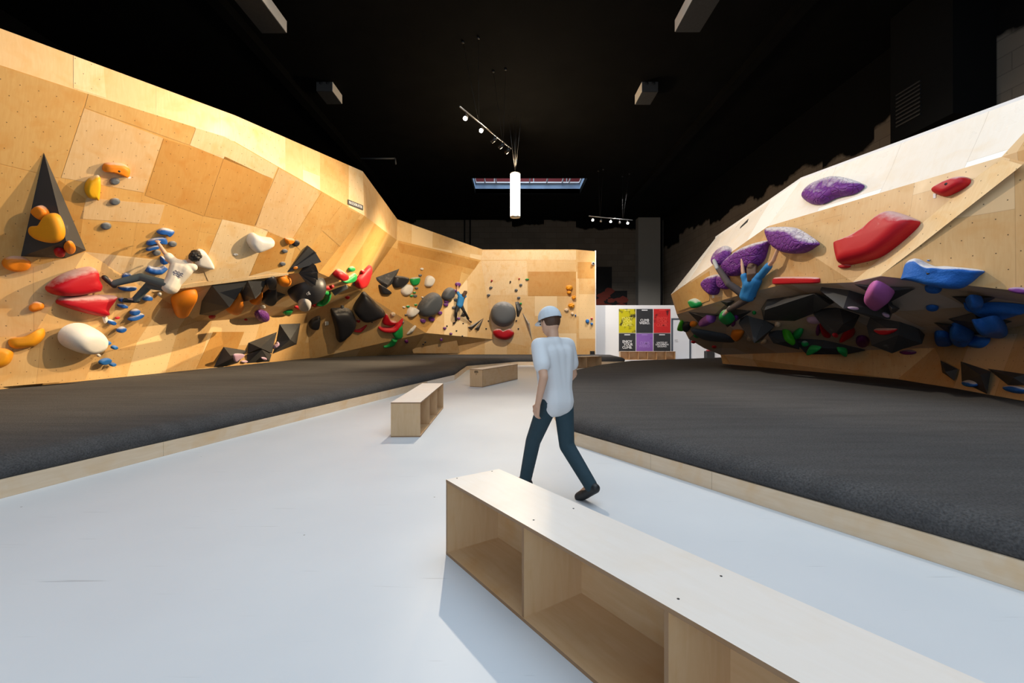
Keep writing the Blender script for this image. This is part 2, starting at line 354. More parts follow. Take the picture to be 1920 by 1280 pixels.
def text(name, s, size, loc, rot, m, parent=None, ext=.002, sx=1.0, align='CENTER'):
    cu = bpy.data.curves.new(name, 'FONT'); cu.body = s; cu.size = size; cu.extrude = ext; cu.align_x = align; cu.align_y = 'CENTER'
    cu.space_line = .82; cu.offset = size*.012
    t = bpy.data.objects.new(name, cu); COL.objects.link(t)
    me = bpy.data.meshes.new_from_object(t.evaluated_get(bpy.context.evaluated_depsgraph_get()))
    COL.objects.unlink(t); bpy.data.objects.remove(t)
    o = bpy.data.objects.new(name, me); COL.objects.link(o); me.materials.clear(); me.materials.append(m)
    o.location = loc; o.rotation_euler = rot; o.scale = (sx, 1, 1)
    if parent: o.parent = parent
    return o
INK = flat('white_print', (.80, .80, .82), .6); PBLK = flat('poster_black', (.022, .023, .027), .6)
def photo_mat(name, c, d, sc, th):
    m, N, L, b = nt(name, .6, .3); tc = N.new('ShaderNodeTexCoord')
    n = N.new('ShaderNodeTexNoise'); n.inputs['Scale'].default_value = sc; n.inputs['Detail'].default_value = 4; L.new(tc.outputs['Object'], n.inputs['Vector'])
    r = N.new('ShaderNodeMapRange'); r.inputs[1].default_value = th; r.inputs[2].default_value = th+.09; L.new(n.outputs[0], r.inputs[0])
    L.new(mixc(N, L, r.outputs[0], c, d), b.inputs['Base Color']); return m
PYEL = photo_mat('poster_yellow_print', (.50, .44, .005), (.05, .045, .01), 2.6, .52)
PRED = photo_mat('poster_red_print', (.55, .02, .02), (.06, .01, .012), 2.0, .57)
PPUR = photo_mat('poster_purple_print', (.24, .11, .42), (.08, .03, .14), 1.6, .58)
PYI = flat('poster_yellow_ink', (.78, .72, .12), .6); PPI = flat('poster_purple_ink', (.36, .22, .56), .6); PRI = flat('poster_red_ink', (.70, .06, .05), .6)
for (px0, px1, py0, py1, m, ink, body, sz, col, row) in (
    (1160.2, 1191.6, 579, 623.8, PYEL, PYI, 'ENJOY\nYOUR\nCLIMB.', .23, 'yellow printed photo poster with yellow lettering', 'top left'),
    (1193, 1224, 579, 623.8, PBLK, INK, 'CLIMB\nWEIRD.', .20, 'black poster with white two-line lettering', 'top middle'),
    (1225.4, 1256.8, 579, 623.8, PRED, PRI, 'ENJOY\nYOUR\nCLIMB.', .24, 'red printed photo poster of a climber', 'top right beside the door'),
    (1160.2, 1191.6, 625, 659, PBLK, INK, 'ENJOY\n  YOUR\nCLIMB.', .21, 'black poster with large white three-line lettering', 'bottom left'),
    (1193, 1224, 625, 659, PPUR, PPI, 'CLIMB\nWEIRD.', .22, 'purple printed photo poster', 'bottom middle'),
    (1225.4, 1256.8, 625, 659, PBLK, INK, 'UNITED BY\nUNCOMMON\nGROUND.', .135, 'black poster with small white three-line lettering', 'bottom right beside the door')):
    x0, x1, z0, z1 = pX(px0, PY), pX(px1, PY), pz(py1, PY), pz(py0, PY)
    t = empty('poster', ((x0+x1)/2, PY-.002, z0), col+', '+row+' of six', 'poster', 'posters on the white partition')
    q = MB(); q.box((x0, PY-.022, z0), (x1, PY-.002, z1)); q.build('sheet', m, t)
    text('lettering', body, sz, V(((x0+x1)/2, PY-.026, (z0+z1)/2-(.05 if row[:3] == 'top' else .12)))-t.location, (math.pi/2, 0, 0), ink, t, sx=.92)
    q = MB(); q.box(((x0+x1)/2-.17, PY-.026, z1-.1), ((x0+x1)/2+.17, PY-.0225, z1-.05)); q.build('heading_strip', ink, t)
# trash bin and post seen under the boulder
b = MB(); tz = pz(656, 26.5)
t = empty('trash_bin', (pX(1330, 24.7), 24.7, 0), 'black trash bin with red lid by the white wall, seen under the boulder', 'bin')
b.box((pX(1323, 24.7), 24.5, 0), (pX(1336, 24.7), 24.9, pz(658, 24.7))); b.build('body', DKMETAL, t)
q = MB(); q.tube([(pX(1329.5, 24.7), 24.7, pz(658, 24.7)), (pX(1329.5, 24.7), 24.7, pz(655, 24.7))], [.17, .11], 16); q.build('lid', HM['red'], t)
# mural of red shapes on the back wall
t = empty('wall_mural', (6.5, 32.98, pz(575, 33)), 'red and black painted mural above the white partition on the far wall', 'mural')
MRED = flat('mural_red', (.16, .022, .012), .8); MBK = flat('mural_black', (.006, .006, .007), .9)
q = MB(); x0, x1 = pX(1112, 32.95), pX(1176, 32.95); z0 = pz(580, 32.95)
q.box((x0, 32.95, z0), (x0+1.35, 33, pz(500, 32.95))); q.box((x0+1.35, 32.95, z0), (x1, 33, pz(545, 32.95))); q.build('dark_ground', MBK, t)
rr = random.Random(4)
for i in range(15):
    cx = x0+.2+rr.random()*2.1; cz = z0+.1+rr.random()*max(.3, 1.5-.5*abs(cx-x0-.9)); w = .18+.28*rr.random(); q = MB(); a0 = rr.random()*3
    pts = [(cx+w*(.6+.7*rr.random())*math.cos(a0+k*math.pi/4), cz+w*.6*(.6+.7*rr.random())*math.sin(a0+k*math.pi/4)) for k in range(8)]
    q.add([(x, 32.945-i*.001, z) for x, z in pts]+[(x, 32.95, z) for x, z in pts], [tuple(range(8))[::-1]]+[(k, (k+1) % 8, 8+(k+1) % 8, 8+k) for k in range(8)]); q.build('painted_shape', MRED, t)

# ------------------------------------------------------------------ climbing walls (facets share exact edges; BV = everything holds can stick to)
BVv, BVf = [], []; BV = [None]
def bv_add(vs, fs):
    b = len(BVv); BVv.extend(vs); BVf.extend([tuple(b+k for k in f) for f in fs]); BV[0] = None
def hit(px, py):
    if BV[0] is None: BV[0] = BVHTree.FromPolygons(BVv, BVf)
    d = ray(px, py); l = d.length; d = d/l
    loc, n, i, dist = BV[0].ray_cast(CAM, d)
    if loc is None: return CAM+ray(px, py)*20, V((0, -1, 0))
    if n.dot(d) > 0: n = -n
    return loc, n
def frame(n):
    u = V((0, 0, 1)).cross(n)
    u = V((1, 0, 0)) if u.length < 1e-4 else u.normalized()
    return u, n.cross(u)
def facet(name, polys, m, parent):
    """polys: lists of world points (one plane or gently folded); backed with 18 mm of thickness away from the camera"""
    b = MB(); N_ = V((0, 0, 0)); out = []
    for P in polys:
        P = [V(p) for p in P]; n = V((0, 0, 0))
        for i in range(1, len(P)-1): n += (P[i]-P[0]).cross(P[i+1]-P[0])
        if n.dot(CAM-P[0]) < 0: P = P[::-1]; n = -n
        N_ += n; out.append(P)
    N_.normalize(); u, v = frame(N_)
    for P in out:
        b.add(P, [tuple(range(len(P)))], [[(p.dot(u), p.dot(v)) for p in P]])
        bv_add(P, [tuple(range(len(P)))])
    o = b.build(name, m, parent)
    sol = o.modifiers.new('thickness', 'SOLIDIFY'); sol.thickness = .02; sol.offset = -1
    return o
def panel(px, m, parent, name='plywood_panel', proud=.005):
    """one sheet of plywood screwed over the wall, traced on the facet it sits on"""
    cx = sum(p[0] for p in px)/len(px); cy = sum(p[1] for p in px)/len(px)
    loc, n = hit(cx, cy); P = [on_plane(x, y, loc+n*proud, n) for x, y in px]
    nn = (P[1]-P[0]).cross(P[2]-P[0])
    if nn.dot(n) < 0: P = P[::-1]
    u, v = frame(n); k = len(P); b = MB(); Q = [p-n*(proud-.0005) for p in P]
    b.add(P+Q, [tuple(range(k))]+[((i+1) % k, i, k+i, k+(i+1) % k) for i in range(k)], [[(p.dot(u), p.dot(v)) for p in P]]+[[(0, 0)]*4]*k)
    return b.build(name, m, parent)
# --- left wall
LWa, LWb = V((-10, 8.95, .36)), V((-9.6, 15.8, .36))
P1 = at(160, 472, 9.75)
def onL(px, py): return onp(px, py, LWa, LWb, P1)
def top(px, py, z):
    return at(px, py, (z-HC)*F/(HZ-py))
T0, T1, T2, T3, T4 = top(0, 53, 6.6), top(440, 216, 6.6), top(680, 321, 6.6), top(745, 411, 6.8), V((-1.6, 25.1, 6.1))
T0 = T0+(T0-T1)*.6
ZB = HC+(6.6-HC)*.88
B0, B1 = V((T0.x, T0.y, ZB)), V((T1.x, T1.y, ZB))
def onM(px, py): return onp(px, py, B0, B1, P1)
P0 = onM(0, 518); L1 = at(285, 547, 11.05); K1, K2, K3 = onL(370, 603), onL(460, 597), onL(575, 587)
L2, N1, B2, B3 = onM(541, 513), onM(598, 511), onM(535, 320), onM(683, 404)
Q1 = at(676, 545, 20.2)
B4, B5 = at(744, 450, (6.8-HC)*F/217), at(902, 487.5, 25.1)
b581, b770, R1, R2 = onL(581, 673.5), at(770, 664.3, 25.1), at(798.5, 624, 23.6), at(926, 636, 25.1)
s = (LWb-LWa)/(LWb-LWa).y
LW0 = LWa-s*5.5; P00 = P0+(P0-P1)*1.0
lw = empty('climbing_wall', (-9.5, 12, .36), 'long overhanging plywood bouldering wall along the left side with a dark roof ledge', 'climbing wall')
def at_line(px, a, b_):
    k = (px-960)/F; d = b_-a; return a+d*((k*a.y-a.x)/(d.x-k*d.y))
facet('top_band', [(T0, B0, B1, T1)], PLYB, lw)
tq = [T1]+[at_line(x, T1, T2) for x in (535, 600, 654)]+[T2]; bq = [B1, B2]+[at_line(x, B2, B3) for x in (600, 654)]+[B3]
for i, m in enumerate((PLYW, PLYB, PLYM, PLYW)): facet('top_band', [(tq[i], bq[i], bq[i+1]), (tq[i], bq[i+1], tq[i+1])], m, lw)
facet('top_band', [(T2, B3, B4), (T2, B4, T3)], PLYP, lw)
facet('top_band', [(T3, B4, B5, T4)], PLYB, lw)
facet('overhang_face', [(B0, P00, P0), (B0, P0, P1), (B0, P1, B1), (P1, L2, B1), (L2, N1, B1), (B1, N1, B2), (B2, N1, B3)], PLY, lw)
facet('overhang_face', [(B3, N1, Q1), (B3, Q1, B4), (B4, Q1, R1), (B4, R1, B5)], PLY, lw)
facet('lower_face', [(LW0, LWa, P0), (LW0, P0, P00), (LWa, P1, P0), (LWa, L1, P1), (LWa, LWb, K1, L1), (LWb, b581, K3, K2, K1)], PLYL, lw)
facet('lower_face', [(P1, L1, L2)], PLYW, lw)
facet('roof_underside', [(L1, K1, L2), (L2, K1, K2), (L2, K2, N1), (N1, K2, K3), (N1, K3, Q1)], PLYL, lw)
facet('lower_face', [(b581, K3, Q1), (b581, Q1, R1), (b581, R1, b770)], PLYL, lw)
for q, m in (([(0, 124), (163, 176), (112, 334), (-20, 302)], PLYM), ([(158, 203), (306, 259), (270, 361), (115, 333)], PLYP),
             ([(166, 176), (367, 239), (355, 272), (159, 202)], PLYM), ([(368, 240), (421, 256), (521, 313), (512, 335), (356, 272)], PLYW),
             ([(307, 260), (420, 293), (382, 405), (272, 366)], PLYO), ([(421, 293), (511, 336), (480, 423), (383, 405)], PLYO),
             ([(417, 411), (503, 431), (466, 519), (391, 527), (380, 503)], PLYW), ([(523, 315), (602, 360), (545, 452), (477, 423)], PLYP),
             ([(163, 371), (309, 384), (298, 420), (150, 410)], PLYP), ([(603, 361), (640, 383), (572, 478), (546, 452)], PLYM),
             ([(504, 432), (546, 453), (530, 500), (468, 517)], PLYO), ([(641, 384), (676, 403), (638, 462), (604, 432)], PLYM),
             ([(-20, 304), (111, 335), (60, 490), (-20, 512)], PLYM), ([(110, 337), (160, 372), (148, 470), (75, 490)], PLYO)):
    panel(q, m, lw)
for q, m in (([(138, 104), (194, 125.5), (199, 183.5), (138, 165)], PLYW),):
    panel(q, m, lw)
for q, m in (([(-20, 631), (190, 631), (160, 712), (-20, 727)], PLYL),
             ([(212, 480), (284, 487), (262, 560), (182, 530)], PLYW), ([(400, 622), (458, 622), (432, 686), (368, 691)], PLYO)):
    panel(q, m, lw)
panel([(287, 547), (365, 530), (541, 512), (541, 515.5), (360, 538.5)], PLYW, lw, 'lip_board', .02)
for q, m in (([(747, 455), (898, 490), (890, 505), (735, 470)], PLYO),):
    panel(q, m, lw)
# --- back wall
TR, TR2 = V((3.5, 25.1, 6.1)), at(1116, 471, 25.1)
bR3, bR, bR2 = at(1060, 664.4, 25.1), at(1081, 664.4, 25.1), at(1116, 664.4, 25.1)
bw = empty('climbing_wall', (1, 25.1, .36), 'flat upright plywood bouldering wall across the far end of the hall', 'climbing wall')
facet('upright_face', [(B5, R1, R2), (B5, R2, bR3, bR, TR, T4)], PLYB, bw)
facet('end_face', [(TR, bR, bR2, TR2)], PLYL, bw)
facet('foot_slab', [(R1, R2, bR3, b770)], PLYL, bw)
b = MB(); b.box((TR2.x-.01, 25.125, 0), (TR2.x+.05, 26.9, 6.05)); b.build('return_panel', WHITE, bw)
panel([(903, 469.5), (1080, 469.5), (1080, 487), (903, 487)], PLYW, bw); panel([(990, 509), (1080, 509), (1080, 555), (990, 555)], PLYO, bw)
panel([(904, 489), (988, 489), (988, 553), (898, 553), (886, 510)], PLYW, bw); panel([(1083, 491), (1114, 491), (1114, 522), (1083, 522)], PLYO, bw)
panel([(770, 645), (820, 628), (855, 631), (862, 662), (775, 662)], PLYP, bw)
# --- boulder on the right
A0, A1, A2, A3, A4, A5, A6 = at(1258, 552, 14.4), at(1269, 589, 14.4), at(1376, 556, 11.8), at(1464, 534, 10.07), at(1600, 529, 8.06), at(1652, 517.5, 7.46), at(2010, 556, 5.6)
C1, C2, C3, C4 = at(1440, 424, 10.3), at(1878, 294, 6.3), at(1922, 304, 5.95), at(2010, 252, 5.3)
D0, D1, D2 = at(1341, 447, 13.5), at(1502, 337, 10.0), at(2010, 152, 6.0)
G0, G1, G1b, G2, G3 = at(1355, 681.6, 17.0), at(1683, 710.5, 11.05), at(1792, 728, 9.1), at(1920, 751.5, 7.3), at(2060, 777, 6.1)
U0, U1, U2 = at(1351, 665, 16.8), at(1752, 652, 10.3), at(2010, 586, 7.0)
E1, E2 = at(1291, 635, 15.6), at(1320, 652.5, 16.3)
rw = empty('climbing_wall', (8, 12, .36), 'freestanding overhanging plywood boulder on the right with a pale top and a dark cave underneath', 'climbing wall')
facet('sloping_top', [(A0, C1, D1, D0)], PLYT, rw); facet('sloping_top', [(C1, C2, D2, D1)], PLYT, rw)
facet('front_face', [(A0, A1, A2), (A0, A2, C1), (C1, A2, A3), (C1, A3, A4), (C1, A4, C2), (C2, A4, A5), (C2, A5, C3)], PLYR, rw)
facet('side_face', [(C3, A5, A6), (C3, A6, C4), (C2, C3, C4, D2)], PLYR, rw)
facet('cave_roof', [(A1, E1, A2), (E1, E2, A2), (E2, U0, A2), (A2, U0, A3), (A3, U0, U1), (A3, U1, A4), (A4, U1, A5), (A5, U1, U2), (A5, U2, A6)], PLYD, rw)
facet('kickboard', [(U0, G0, G1, U1), (U1, G1, G1b), (U1, G1b, G2, U2), (U2, G2, G3)], PLYR, rw)
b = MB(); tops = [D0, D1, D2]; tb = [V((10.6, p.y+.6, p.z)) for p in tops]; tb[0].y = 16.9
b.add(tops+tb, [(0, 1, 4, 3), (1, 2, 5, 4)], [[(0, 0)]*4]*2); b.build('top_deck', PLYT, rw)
b = MB(); fl = [V((p.x, p.y, .36)) for p in tb]; b.add(tb+fl+[A0, E1, U0, G0], [(0, 1, 4, 3), (1, 2, 5, 4), (0, 3, 9, 8, 7, 6)], [[(0, 0)]*4]*2+[[(0, 0)]*6]); 
b.build('rear_panel', PLYR, rw)
b = MB()
for p, q in zip(tops, tops[1:]):
    d = V((0, 0, .05)); e = V((.12, .08, 0)); b.add([p, q, q+d, p+d, p+e, q+e, q+d+e, p+d+e], [(0, 1, 2, 3), (3, 2, 6, 7), (5, 4, 7, 6), (4, 5, 1, 0)], [[(0, 0), (0, 1), (.1, 1), (.1, 0)]]*4)
b.build('top_edge_board', WHITE, rw)
panel([(1722, 462), (1917, 309), (1880, 298), (1668, 440), (1600, 527), (1650, 517)], PLYW, rw); panel([(1270, 584), (1330, 563), (1330, 508), (1262, 550)], PLYM, rw)
# ------------------------------------------------------------------ crash mats
MZ, KZ = .36, .165
def mat(line, back, name, label, bulge=.07):
    """front polyline (floor points of the kerb), back polyline; carpet rolls over the kerb and lies flat to the wall"""
    t = empty(name, V((*line[len(line)//2], 0)), label, 'crash mat')
    P = [V((x, y, 0)) for x, y in line]; n = len(P); nr = []
    c = V((sum(x for x, y in line+back)/(n+len(back)), sum(y for x, y in line+back)/(n+len(back)), 0))
    for i in range(n):
        d1 = (P[i]-P[i-1]).normalized() if i else None; d2 = (P[i+1]-P[i]).normalized() if i < n-1 else None
        ns = [V((-d.y, d.x, 0)) for d in (d1, d2) if d is not None]
        m = sum(ns, V((0, 0, 0))).normalized(); m = m/max(.5, m.dot(ns[0])); nr.append(m)
    if nr[n//2].dot(c-P[n//2]) < 0: nr = [-m for m in nr]
    th = .02
    for i in range(n-1):
        q = MB(); a, bb = P[i], P[i+1]; ia, ib = nr[i]*th, nr[i+1]*th; z = V((0, 0, KZ)); L = (bb-a).length
        vs_ = [a, bb, bb+z, a+z, a+ia, bb+ib, bb+ib+z, a+ia+z]
        q.add(vs_, [(0, 1, 2, 3), (3, 2, 6, 7), (5, 4, 7, 6), (1, 5, 6, 2), (4, 0, 3, 7)], [[(0, i), (0, L+i), (KZ, L+i), (KZ, i)]]+[[(0, 0), (0, L), (.02, L), (.02, 0)]]*2+[[(0, 0)]*4]*2)
        q.build('kerb_board', KERB, t)
    prof = [(.022, .02), (.024, KZ), (.02-bulge*.3, KZ+.05), (.03-bulge*.4, .27), (.06, .325), (.12, .352), (.22, MZ)]
    q = MB(); sub = []
    for i in range(n-1):
        k = max(2, int((P[i+1]-P[i]).length/.5))
        for j in range(k): sub.append((P[i].lerp(P[i+1], j/k), nr[i].lerp(nr[i+1], j/k)))
    sub.append((P[-1], nr[-1])); k = len(prof); VV = []
    for p, m in sub:
        for j, (o_, z) in enumerate(prof):
            w = noise.noise(p*.9)*.03+noise.noise(p*3.1)*.012
            VV.append(p+m*(o_+w*(j > 1))+V((0, 0, z+(w*.5 if 1 < j < 6 else 0))))
    q.add(VV, [(i*k+j, (i+1)*k+j, (i+1)*k+j+1, i*k+j+1) for i in range(len(sub)-1) for j in range(k-1)], None, 0, True)
    top = [VV[i*k+k-1] for i in range(len(sub))]+[V((x, y, MZ)) for x, y in back]
    q.add(top, [tuple(range(len(top)))], None, 0, False)
    o = q.build('carpet', CARPET, t)
    return t
mat([(-6.2, -3), (-4.44, 3.98), (-1.81, 14.43), (-1.82, 18.6), (.28, 21.6), (5.35, 21.75), (5.45, 24.9)], [(4.55, 25.06), (b770.x+.03, 25.06), (b581.x+.03, b581.y), (LWb.x+.03, LWb.y), (LWa.x+.03, LWa.y), (LW0.x-.37, -3)],
    'crash_mat', 'long dark carpeted crash mat with pale kerb along the left and far walls')
mat([(10.5, 22.3), (9.7, 21.9), (4.9, 19.2), (3.2, 16.8), (1.45, 13.3), (.66, 9.3), (.782, 5.97), (1.67, 4.49), (4.47, -.2)], [(9, -.2), (G2.x-.03, G2.y-.03), (G1b.x-.03, G1b.y), (G1.x-.03, G1.y), (G0.x-.03, G0.y), (10.5, 18)],
    'crash_mat', 'wide dark carpeted crash mat with pale kerb under the boulder on the right')
# ------------------------------------------------------------------ cubby benches
def bench(corner, d, open_left, label, mods=3, L=2.53, screws=False, width=.41):
    """corner: floor point, x axis = long direction d, y axis = across to the left of d"""
    H, T = .485, .018
    t = empty('cubby_bench', (corner[0], corner[1], 0), label, 'bench', 'plywood cubby benches', math.atan2(d[1], d[0]))
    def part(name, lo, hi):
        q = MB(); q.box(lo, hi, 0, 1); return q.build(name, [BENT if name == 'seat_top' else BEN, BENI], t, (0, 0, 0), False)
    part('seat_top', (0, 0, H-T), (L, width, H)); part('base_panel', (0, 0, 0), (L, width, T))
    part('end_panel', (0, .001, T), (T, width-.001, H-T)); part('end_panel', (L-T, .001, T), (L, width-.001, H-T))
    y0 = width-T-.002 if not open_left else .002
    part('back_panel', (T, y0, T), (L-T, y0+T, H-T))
    for k in range(1, mods):
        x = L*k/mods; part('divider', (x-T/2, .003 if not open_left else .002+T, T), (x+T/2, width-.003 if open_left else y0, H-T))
    if screws:
        for k in range(mods+1):
            for y in (.07, width-.07):
                q = MB(); x = min(max(L*k/mods, .02), L-.02); q.tube([(x, y, H), (x, y, H+.0012)], .005, 8); q.build('screw', DKMETAL, t, (0, 0, 0), False)
    return t
bench((-.4283, 2.973), (.569, -.822), False, 'pale plywood bench with open cubbies nearest to the camera, lying across the foreground', screws=True)
# open side of the near bench faces its right-hand side (towards the camera)
bench((-1.276, 6.387), (-.023, 1), False, 'pale plywood bench with open cubbies standing on the grey floor by the left kerb')
t = bench((-.803, 12.47), (.389, .921), True, 'plywood bench with closed side and small mark on its end, further down the aisle', width=.385)
q = MB()
for i, (w, z) in enumerate(((.10, .43), (.13, .41), (.12, .39), (.03, .355), (.02, .335))): q.box((-.0015, .19-w/2, z), (-.0002, .19+w/2, z+(.012 if i < 3 else .009)))
q.build('printed_mark', BLACKP, t, (0, 0, 0), False)
bench((1.83, 18.95), (.845, .535), False, 'plywood cubby bench in the distance in front of the far mat')
bench((pX(1162, 26.5), 26.3), (1, 0), False, 'long plywood cubby rack under the posters against the white partition', 6, 3.15, width=.38)
# ------------------------------------------------------------------ ceiling equipment
LAMPG = glow('lamp_glow', (1, .92, .78), 30); TUBEG = glow('tube_glow', (1, .82, .55), 9)
def lampon(loc, to, e, col=WARM2):
    spot('track_lamp_light', loc, to, 95, e, col, .04)
def track(a, b_, name, label, heads, ceil_pts):
    a, b_ = V(a), V(b_); t = empty(name, (a+b_)/2, label, 'track light')
    q = MB(); q.tube([a, b_], .022, 6); q.build('rail', METAL, t)
    d = (b_-a).normalized()
    for f, to, on in heads:
        p = a.lerp(b_, f); to = V(to); w = (to-p).normalized(); c = p+V((0, 0, -.16))
        q = MB(); q.tube([p, c], .012, 6); q.tube([c-w*.1, c+w*.09], [.05, .062], 14); h = q.build('spot_head', DKMETAL, t)
        q = MB(); q.tube([c+w*.091, c+w*.097], .055, 14); q.build('lens', LAMPG if on else METAL, h)
    for f, cp in ceil_pts:
        q = MB(); q.tube([a.lerp(b_, f), cp], .004, 5); q.build('suspension_wire', DKMETAL, t)
        q = MB(); q.tube([V(cp)-V((0, 0, .04)), cp], .04, 8); q.build('ceiling_rose', DKMETAL, t)
def cp(px, py):
    Y = (CZ-HC)*F/(HZ-py); return (pX(px, Y), Y, CZ)
track((-1.37, 12, 7.4), (-.03, 14.7, 7.4), 'track_light', 'suspended track light with five spot heads near the middle of the black ceiling',
      [(.1, (-2, 6, 2), 1), (.38, (-2, 5, 2), 1), (.62, (-9, 18, 3), 0), (.78, (-9, 20, 3), 0), (.92, (-8, 22, 3), 0)], [(.32, cp(868, 78)), (.33, cp(897, 70)), (.8, cp(925, 133)), (.82, cp(948, 129))])
track((pX(1104, 23), 23, pz(405, 23)), (pX(1188, 23), 23.2, pz(411, 23)), 'track_light', 'suspended track light with bright spots further back above the white partition',
      [(.09, (2, 12, 2), 1), (.28, (2, 16, 2), 0), (.5, (1.5, 8, 1.6), 1), (.7, (4, 14, 2), 0), (.88, (5, 10, 2), 1)], [(.25, cp(1122, 320)), (.26, cp(1131, 317)), (.77, cp(1167, 330)), (.78, cp(1180, 325))])
# fluted lantern pendant
t = empty('pendant_lamp', (pX(966, 18), 18, pz(408, 18)), 'glowing vertical tube pendant hanging in the centre of the hall', 'pendant lamp')
cx, z0, z1 = t.location.x, pz(406, 18), pz(326, 18)
for k in range(8):
    a = k*math.pi/4; q = MB(); q.tube([(cx+.14*math.cos(a), 18+.14*math.sin(a), z0), (cx+.14*math.cos(a), 18+.14*math.sin(a), z1)], .055, 10); q.build('light_tube', TUBEG, t)
for z in (z0-.03, z1): q = MB(); q.tube([(cx, 18, z), (cx, 18, z+.035)], .2, 20); q.build('end_cap', METAL, t)
for px, py in ((953, 215), (963, 222), (968, 217), (978, 212)): q = MB(); q.tube([(cx, 18, z1+.03), cp(px, py)], .004, 5); q.build('suspension_wire', METAL, t)
l = bpy.data.lights.new('pendant_light', 'POINT'); l.energy = 600; l.color = WARM; l.shadow_soft_size = .3
o = bpy.data.objects.new('pendant_light', l); COL.objects.link(o); o.location = (cx, 17.6, (z0+z1)/2)
# loudspeakers
SPK = flat('speaker_grey', (.05, .047, .045), .7); SPKW = flat('speaker_lit_side', (.70, .66, .62), .6); GRILL = flat('speaker_grille', (.012, .012, .012), .7)  # pale side material paints the lit side of a dark cabinet
def speaker(c, side, size, label):
    t = empty('loudspeaker', c, label, 'loudspeaker', 'ceiling loudspeakers'); w, d, h = size; s = side
    q = MB(); q.box((-w/2, -d/2, -h/2), (w/2, d/2, h/2)); q.build('cabinet', SPK, t, (0, 0, 0), False)
    q = MB(); q.box((min(s*w/2, s*(w/2+.012)), -d/2+.005, -h/2+.005), (max(s*w/2, s*(w/2+.012)), d/2-.005, h/2-.005)); q.build('lit_side_sheet', SPKW, t, (0, 0, 0), False)  # pale sheet on one side, lamplight put into its colour
    q = MB(); q.box((-w/2+.01, -d/2+.01, -h/2-.012), (w/2-.01, d/2-.01, -h/2-.001)); q.build('grille', GRILL, t, (0, 0, 0), False)
    for x in (-.11, .11):
        q = MB(); q.tube([(x, -d/2-.001, .05), (x, -d/2-.012, .05)], .06, 14); q.build('port', GRILL, t, (0, 0, 0), False)
    q = MB(); q.tube([(0, 0, h/2), (0, 0, CZ-c[2])], .03, 8); q.build('bracket', DKMETAL, t, (0, 0, 0), False)
def corner(px, py, Y, side, size): p = at(px, py, Y); w, d, h = size; return (p.x-side*w/2, Y-d/2, p.z+h/2)
S1, S2 = (.52, .85, .44), (.6, 1.9, .29)
speaker(corner(641, 195, 15.85, 1, S1), 1, S1, 'dark loudspeaker under the ceiling above the left climbing wall')
speaker(corner(1191, 196, 15.85, -1, S1), -1, S1, 'dark loudspeaker under the ceiling right of the track lights')
speaker(corner(537, 62, 11.2, 1, S2), 1, S2, 'large loudspeaker cut by the top edge at upper left')
speaker(corner(1266, 60, 11.2, -1, S2), -1, S2, 'large loudspeaker cut by the top edge at upper right')
# ceiling beams, ducts, vent box
for x in (-7.2, 7.2):
    b = MB(); b.box((x-.15, -7, CZ-.25), (x+.15, 33, CZ)); o = b.build('ceiling_beam', CEIL); tag(o, 'black steel beam running along the ceiling '+('left' if x < 0 else 'right')+' of the track lights', 'beam', 'ceiling beams')
t = empty('air_handler', (10.2, 11.2, 8), 'black air handling box with louvred grille high on the right wall', 'air handler')
b = MB(); b.box((9.9, 10.3, 6.4), (10.88, 12.0, CZ-.02)); b.build('casing', BLACKP, t)
b = MB()
for k in range(9): b.box((9.87, 11.1, 6.75+k*.1), (9.899, 11.8, 6.79+k*.1))
b.build('louvre', DKMETAL, t)
b = MB(); b.tube([at(676, 297, 18), at(741, 297, 18)], .03, 6); b.tube([at(741, 297, 18), at(742, 308, 18)], .03, 6)
tag(b.build('ceiling_pipe', flat('dull_metal', (.06, .06, .06), .5)), 'thin dark pipe under the black ceiling above the sign', 'pipe')
# wall sign above the overhang, stickers, small fixtures on the back wall
def board(px, label, name='wall_sign', body=None, m=PBLK):
    cx = sum(p[0] for p in px)/4; cy = sum(p[1] for p in px)/4; loc, n = hit(cx, cy)
    t = empty(name, loc, label, 'sign')
    P = [on_plane(x, y, loc+n*.02, n) for x, y in px]; Q = [p-n*.018 for p in P]; b = MB()
    b.add(P+Q, [(0, 1, 2, 3)]+[(i, 4+i, 4+(i+1) % 4, (i+1) % 4) for i in range(4)]); b.build('board', m, t)
    if body:
        w = ((P[1]-P[0]).length+(P[2]-P[3]).length)/2; h = (P[3]-P[0]).length; c = (P[0]+P[1]+P[2]+P[3])/4+n*.003
        ux = ((P[1]-P[0])+(P[2]-P[3])).normalized(); uy = n.cross(ux)
        o = text('lettering', body, h*.7, (0, 0, 0), (0, 0, 0), INK, t); bb = [v.co.x for v in o.data.vertices]; sx = w*.86/(max(bb)-min(bb))
        M_ = Matrix((ux*sx, uy, n)).transposed().to_4x4(); M_.translation = c-t.location; o.matrix_local = M_
    return t
board([(652.5, 373.5), (681, 385), (681, 394), (652.5, 383)], 'small black name sign with white capitals on the left wall top band', body='BLOCKBUSTER')
t = board([(1389, 424), (1403, 410), (1401, 416), (1387, 428)], 'tiny black sticker with white marks on the pale boulder top', 'sticker')
b = MB(); p = at(1112, 494, 25.05); b.tube([p+V((0, .04, 0)), p-V((0, .1, 0))], [.09, .075], 16)
t = empty('security_camera', p, 'small white dome camera with black lens at the right edge of the far wall', 'camera'); b.build('housing', WHITE, t)
b = MB(); b.tube([p-V((0, .1, 0)), p-V((0, .14, 0))], [.06, .03], 12); b.build('lens', DKMETAL, t)
b = MB(); p = at(1110.5, 662, 25.0); b.box((p.x-.12, 24.95, .365), (p.x+.12, 25.06, .55)); tag(b.build('power_box', DKMETAL), 'small black box standing on the mat at the foot of the far wall', 'box')
